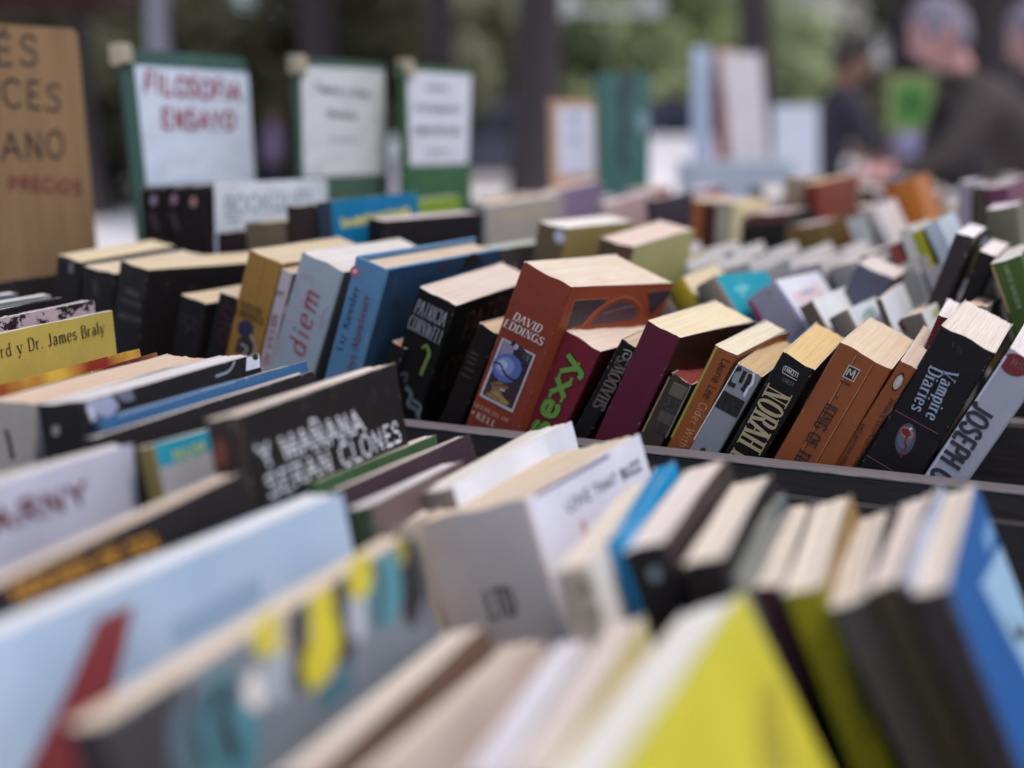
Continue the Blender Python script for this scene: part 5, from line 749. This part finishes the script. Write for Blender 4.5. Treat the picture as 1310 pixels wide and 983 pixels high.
def tree(label,px,d,r0,lean=0,h=4.2,m='mid',crown=None,cs=1.0,r1=.62,group='trees standing in the plaza'):
    t=empty('tree',label,'tree',at(px,d),group=group)
    lx=RV*lean
    P=[Vector((0,0,0))+lx*(z)+Vector((.03*math.sin(z*2+px),.03*math.cos(z*1.7+px),z)) for z in [0,.15,.4,.9,1.5,2.2,3,h*.85,h]]
    rd=[r0*1.7,r0*1.3,r0*1.12]+[r0*(1-(1-r1)*k/5) for k in range(6)]
    b=MB().tube([p[:] for p in P],rd,16)
    for k in range(6):
        a=k*1.05+px; q=P[-2]+(P[-1]-P[-2])*(k/6); e=q+Vector((math.cos(a)*1.2,math.sin(a)*1.2,1.0)); b.tube([q[:],((q+e)/2+Vector((0,0,.12)))[:],e[:]],[r0*.4,r0*.25,r0*.1],8)
    b.obj('trunk',bark,t,True)
    link('crown',crown or crownA,LM[m],t,(P[-1].x,P[-1].y,h+1.3*cs),(cs,cs,cs*.9),px)
    return t
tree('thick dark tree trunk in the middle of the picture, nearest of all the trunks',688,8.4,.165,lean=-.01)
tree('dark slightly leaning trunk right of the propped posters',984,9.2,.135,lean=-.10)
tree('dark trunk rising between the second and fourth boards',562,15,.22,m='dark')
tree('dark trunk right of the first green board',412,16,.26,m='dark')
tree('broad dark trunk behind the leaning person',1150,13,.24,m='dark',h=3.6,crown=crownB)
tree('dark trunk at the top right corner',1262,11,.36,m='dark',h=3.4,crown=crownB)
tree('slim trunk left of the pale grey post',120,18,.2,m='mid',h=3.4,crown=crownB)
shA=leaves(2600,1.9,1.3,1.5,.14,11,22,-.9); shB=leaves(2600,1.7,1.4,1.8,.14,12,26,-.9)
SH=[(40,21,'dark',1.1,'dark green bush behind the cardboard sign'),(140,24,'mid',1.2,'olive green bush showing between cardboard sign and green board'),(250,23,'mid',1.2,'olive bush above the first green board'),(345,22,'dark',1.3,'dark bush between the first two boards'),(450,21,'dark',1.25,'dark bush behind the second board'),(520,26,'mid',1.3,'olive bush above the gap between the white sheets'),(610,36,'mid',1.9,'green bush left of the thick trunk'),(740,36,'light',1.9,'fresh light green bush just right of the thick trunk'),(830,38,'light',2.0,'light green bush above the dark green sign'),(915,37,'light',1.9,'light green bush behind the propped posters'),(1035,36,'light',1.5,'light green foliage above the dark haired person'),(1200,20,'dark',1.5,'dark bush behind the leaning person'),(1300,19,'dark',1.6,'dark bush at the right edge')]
for i,(px,d,m,s,lb) in enumerate(SH):
    t=empty('shrub',lb,'shrub',at(px,d),group='bushes along the far side of the plaza')
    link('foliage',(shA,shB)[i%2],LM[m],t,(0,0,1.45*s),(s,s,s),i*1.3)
    b=MB()
    for k in range(5): b.tube([(.1*math.cos(k),.1*math.sin(k),0),(.4*math.cos(k*1.3),.4*math.sin(k*1.3),1.3*s)],[.05,.02],6)
    b.obj('stems',bark,t)
# far wood that closes the view
wd=[]
rnd=random.Random(5); V=[];F=[];S=[]
for _ in range(46000):
    px=rnd.uniform(-260,1560); d=rnd.uniform(48,60); hmax=9+3*math.sin(px*.013)+2*math.sin(px*.031); z=rnd.random()**.8*hmax; p=at(px,d,z)
    g_=.5+.5*math.sin(px*.05+z*.9)*math.cos(px*.023-z*.7)
    if rnd.random()>.35+.65*g_: continue
    u=Vector((rnd.gauss(0,1),rnd.gauss(0,1),rnd.gauss(0,1))).normalized(); v=u.orthogonal().normalized(); s=rnd.uniform(.25,.6); k=len(V)
    V+=[(p-u*s)[:],(p+v*s*.6)[:],(p+u*s)[:],(p-v*s*.6)[:]]; F.append((k,k+1,k+2,k+3)); S+=[min(1,max(0,g_*.6+rnd.random()*.4))]*4
me=bpy.data.meshes.new('woods'); me.from_pydata(V,[],F); a=me.attributes.new('shade','FLOAT','POINT'); a.data.foreach_set('value',S); me.materials.append(LM['mid'])
o=bpy.data.objects.new('woods',me); col.objects.link(o); tag(o,'far wood closing the view behind the plaza','woods',kind='stuff')
# ------------------------------------------------------------------ things standing at the back of the stalls
def slab(name,label,cat,px,d,z0,zt,wd,th,c,yaw=0,tilt=0,dec=None,parent=None,group=None):
    r=empty(name,label,cat,at(px,d,z0),(0,0,ANG+yaw),group)
    m=simple(name+str(px),c,.5,.06,9)
    hh=zt-z0; b=MB(); b.box((-wd/2,-th/2,0),(wd/2,th/2,hh),.002); b.V=[(v[0]+tilt*v[2],v[1],v[2]) for v in b.V]; b.obj('board',m,r)
    if dec:
        for (x0,x1,za,zb,cc) in dec:
            q=[(x0+tilt*za,-th/2-.001,za),(x1+tilt*za,-th/2-.001,za),(x1+tilt*zb,-th/2-.001,zb),(x0+tilt*zb,-th/2-.001,zb)]
            mesh_obj('printed_panel',q,[(0,1,2,3)],simple('panel',cc,.5,.05,9),r)
    return r
slab('poster','pale blue poster with a stronger blue foot, propped up at the back','poster',896,3.6,.93,1.36,.055,.004,(175,192,218),tilt=-.03,dec=[(-.0,.027,.0,.12,(70,90,160))])
slab('poster','narrow terracotta red poster edge between the blue and the whitish ones','poster',924,3.58,.93,1.355,.05,.005,(165,80,72),tilt=-.03,dec=[(-.02,.022,.32,.42,(205,165,140))])
slab('poster','whitish rosy poster leaning beside the terracotta one','poster',962,3.56,.90,1.34,.11,.005,(218,208,212),tilt=-.12)
slab('plastic_crate','blue grey translucent looking plastic box behind the brown spines','box',935,3.2,.79,1.05,.26,.20,(172,182,198))
slab('folder','light blue white paper bag standing right of the posters','bag',1015,4.4,.85,1.22,.15,.06,(205,212,228),tilt=-.05)
slab('sign','bright green placard with a yellow border held up between the people','sign',1152,5.2,1.13,1.37,.19,.01,(128,140,82),dec=[(-.07,.075,.04,.20,(78,138,58)),(-.03,.03,.08,.16,(48,104,48))])
# ------------------------------------------------------------------ people
def skin_body(name,nodes,edges,m,parent,sub=2):
    me=bpy.data.meshes.new(name); me.from_pydata([n[0] for n in nodes],edges,[]); o=bpy.data.objects.new(name,me); col.objects.link(o)
    md=o.modifiers.new('s','SKIN'); me.skin_vertices[0] if me.skin_vertices else None
    for i,n in enumerate(nodes):
        r=n[1]; me.skin_vertices[0].data[i].radius=(r,r) if not isinstance(r,tuple) else r
    me.skin_vertices[0].data[0].use_root=True
    s=o.modifiers.new('u','SUBSURF'); s.levels=s.render_levels=sub
    dg=bpy.context.evaluated_depsgraph_get(); me2=bpy.data.meshes.new_from_object(o.evaluated_get(dg)); o.modifiers.clear(); o.data=me2; me2.materials.clear(); me2.materials.append(m)
    me2.polygons.foreach_set('use_smooth',[True]*len(me2.polygons)); o.parent=parent; return o
def person(label,px,d,ht,head_off,reach,jacket,skin,hair,trouser,facing,cap=None,hold=None):
    "facing: +1 looks to picture right, -1 to the left; reach: hand target (along picture right, toward camera, z)"
    base=at(px,d); r=empty('person',label,'person',base,(0,0,ANG))
    f=facing; mj=simple('cloth_'+str(px),jacket,.9,.15,14,.5); ms=simple('skin_'+str(px),skin,.55,.06,20); mh=simple('hair_'+str(px),hair,.8,.15,60,.5); mt=simple('trousers_'+str(px),trouser,.9,.1,12)
    H=ht; bx,by=head_off   # lean of the upper body
    pel=(0,0,H*.52); ch=(bx*.6,by*.6,H*.74); nk=(bx*.92,by*.92,H*.845); hd=(bx*1.12,by*1.12,H*.925)
    sh=lambda s:(bx*.8+.02*f,by*.8+s*.19,H*.80)
    rx,ry,rz=reach
    hand1=(rx,ry,rz); el1=((sh(-1)[0]+rx)/2,(sh(-1)[1]+ry)/2-.04,(sh(-1)[2]+rz)/2-.10)
    hand2=(rx*.7,ry+.35,rz-.02); el2=((sh(1)[0]+hand2[0])/2,(sh(1)[1]+hand2[1])/2+.05,(sh(1)[2]+hand2[2])/2-.12)
    N=[(pel,.15),((0,0,H*.6),.14),(ch,.17),(nk,.062),(hd,.05),
       (sh(-1),.075),(el1,.05),(hand1,.028),(sh(1),.075),(el2,.05),(hand2,.028),
       ((.0,-.09,H*.5),.095),((.02*f,-.10,H*.28),.065),((-.02*f,-.10,.07),.042),((.12*f,-.11,.04),.036),
       ((.0,.09,H*.5),.095),((.05*f,.11,H*.28),.065),((.03*f,.12,.07),.042),((.17*f,.13,.04),.036)]
    E=[(0,1),(1,2),(2,3),(3,4),(2,5),(5,6),(6,7),(2,8),(8,9),(9,10),(0,11),(11,12),(12,13),(13,14),(0,15),(15,16),(16,17),(17,18)]
    # five fingers on each hand
    for hi,el in ((7,el1),(10,el2)):
        h=Vector(N[hi][0]); dr=(h-Vector(el)).normalized(); up=Vector((0,0,1)); sd=dr.cross(up).normalized()
        palm=len(N); N.append(((h+dr*.07)[:],.026)); E.append((hi,palm))
        for q in range(4):
            o=sd*(-.03+.02*q); L=[.075,.085,.08,.06][q]; a=len(N)
            N.append(((h+dr*.10+o)[:],.0095)); N.append(((h+dr*(.10+L*.6)+o-up*.012)[:],.0085)); N.append(((h+dr*(.10+L*.85)+o-up*.035)[:],.008)); E+=[(palm,a),(a,a+1),(a+1,a+2)]
        a=len(N); N.append(((h+dr*.05-sd*.045)[:],.011)); N.append(((h+dr*.085-sd*.062-up*.01)[:],.0095)); E+=[(hi,a),(a,a+1)]
    body=skin_body('body',N,E,mj,r)
    me=body.data; me.materials.append(ms); me.materials.append(mt)
    for p in me.polygons:
        c=p.center; 
        if c.z<H*.5: p.material_index=2
        elif c.z>H*.855 and (Vector(hd)-c).length<.2: p.material_index=1
        elif min((c-Vector(hand1)).length,(c-Vector(hand2)).length)<.02 or any(((c-Vector(hh)).dot((Vector(hh)-Vector(ee)).normalized())>-.01 and (c-Vector(hh)).length<.25) for hh,ee in ((hand1,el1),(hand2,el2))): p.material_index=1
    # head with face
    bm=bmesh.new(); bmesh.ops.create_uvsphere(bm,u_segments=28,v_segments=20,radius=1)
    for v in bm.verts:
        x,y,z=v.co; xx=x*f
        jaw=1-.28*max(0,-z)
        X=x*.098*(1-.10*max(0,-z)); Y=y*.078*jaw; Z=z*.122
        if xx>.75 and abs(y)<.25 and -.25<z<.1: X+=f*.020*(1-abs(y)/.25)          # nose
        if xx>.6 and -.6<z<-.4 and abs(y)<.4: X+=f*.004                           # lips
        if xx>.7 and .05<z<.3 and .2<abs(y)<.5: X-=f*.006                         # eye sockets
        if xx>.5 and z<-.75: X+=f*.01                                           # chin
        v.co=(X,Y,Z)
    me=bpy.data.meshes.new('head'); bm.to_mesh(me); bm.free(); me.materials.append(ms); me.polygons.foreach_set('use_smooth',[True]*len(me.polygons))
    ho=bpy.data.objects.new('head',me); col.objects.link(ho); ho.parent=r; ho.location=(hd[0]+.01*f,hd[1],hd[2]+.02); ho.rotation_euler=(0,.45*f,0)
    for s in (-1,1):
        MB().ball((-.01*f,s*.078,0),.03,10,8,(.6,.35,1)).obj('ear',ms,ho,True); MB().ball((.085*f,s*.032,.02),.011,10,8).obj('eye',simple('eye',(60,50,45),.2),ho,True)
    MB().box((.088*f-.004,-.022,-.062),(.088*f+.008,.022,-.052),.003).obj('mouth',simple('lips',(150,80,75),.6),ho)
    bm=bmesh.new(); bmesh.ops.create_uvsphere(bm,u_segments=24,v_segments=16,radius=1)
    bmesh.ops.delete(bm,geom=[v for v in bm.verts if v.co.z<-.1 and v.co.x*f>-.2 or v.co.x*f>.62 and v.co.z<.45 or v.co.z<-.65],context='VERTS')
    for v in bm.verts: v.co=Vector((v.co.x*.108,v.co.y*.088,v.co.z*.132+.004))+v.co*random.uniform(-.003,.004)
    me=bpy.data.meshes.new('hair'); bm.to_mesh(me); bm.free(); me.materials.append(mh); hr=bpy.data.objects.new('hair',me); col.objects.link(hr); hr.parent=ho
    if cap:
        b=MB(); b.ball((0,0,.045),.115,18,8,(1.0,.86,.72)); b.box((.07*f if f>0 else -.19,-.07,.05),(.19 if f>0 else -.07,.07,.062),.004); b.obj('cap',simple('cap',cap,.8),ho,True)
    cl=MB().tube([(nk[0],nk[1],nk[2]-.05),(nk[0]+bx*.05,nk[1]+by*.05,nk[2]+.01)],[.085,.075],16,False).obj('collar',mj,r,True)
    return r
person('grey haired person in a dark brown jacket leaning left over the far books',1345,4.45,1.56,(-.42,-.05),(-.70,-.30,1.00),(62,52,50),(206,150,146),(122,116,134),(50,50,60),-1)
person('second person in a dark jacket, cut by the right edge',1400,4.8,1.58,(-.26,0),(-.40,-.22,1.0),(56,50,48),(206,156,150),(122,116,134),(50,50,60),-1)
person('dark haired person in a navy top bending over the stall with a lilac cloth',1040,6.8,1.62,(.12,-.05),(.30,-.22,1.05),(46,42,56),(140,92,72),(36,30,30),(50,50,60),1)
person('distant pedestrian in a lilac top between the first two boards',352,19,1.58,(.03,0),(.1,-.1,.85),(165,140,175),(170,130,115),(60,50,50),(60,58,80),1)
o=MB(); o.ball((0,0,0),.085,14,10,(1.1,.6,.8)); o.V=[(v[0]+.012*math.sin(v[2]*70),v[1]+.01*math.sin(v[0]*60),v[2]) for v in o.V]
c=o.obj('cloth',simple('lilac_cloth',(130,125,165),.8),None,True); tag(c,'bundled lilac cloth held by the dark haired person','cloth'); c.location=at(1040,6.8,1.08)+RV*.40-F0*.22
# reddish parasol whose rim crosses the top left corner
pr=empty('parasol','dark red brown market parasol in the top left corner','parasol',at(-10,7.5))
MB().tube([(0,0,0),(0,0,2.55)],.03,10).obj('pole',dark_wood,pr); V=[(0,0,2.75)]+[(1.0*math.cos(k*math.pi/4),1.0*math.sin(k*math.pi/4),2.1+.0) for k in range(8)]+[(1.0*math.cos(k*math.pi/4),1.0*math.sin(k*math.pi/4),1.92) for k in range(8)]
mesh_obj('canopy',V,[(0,1+k,1+(k+1)%8) for k in range(8)]+[(1+k,9+k,9+(k+1)%8,1+(k+1)%8) for k in range(8)],simple('parasol_cloth',(80,52,52),.9,.1,5),pr)
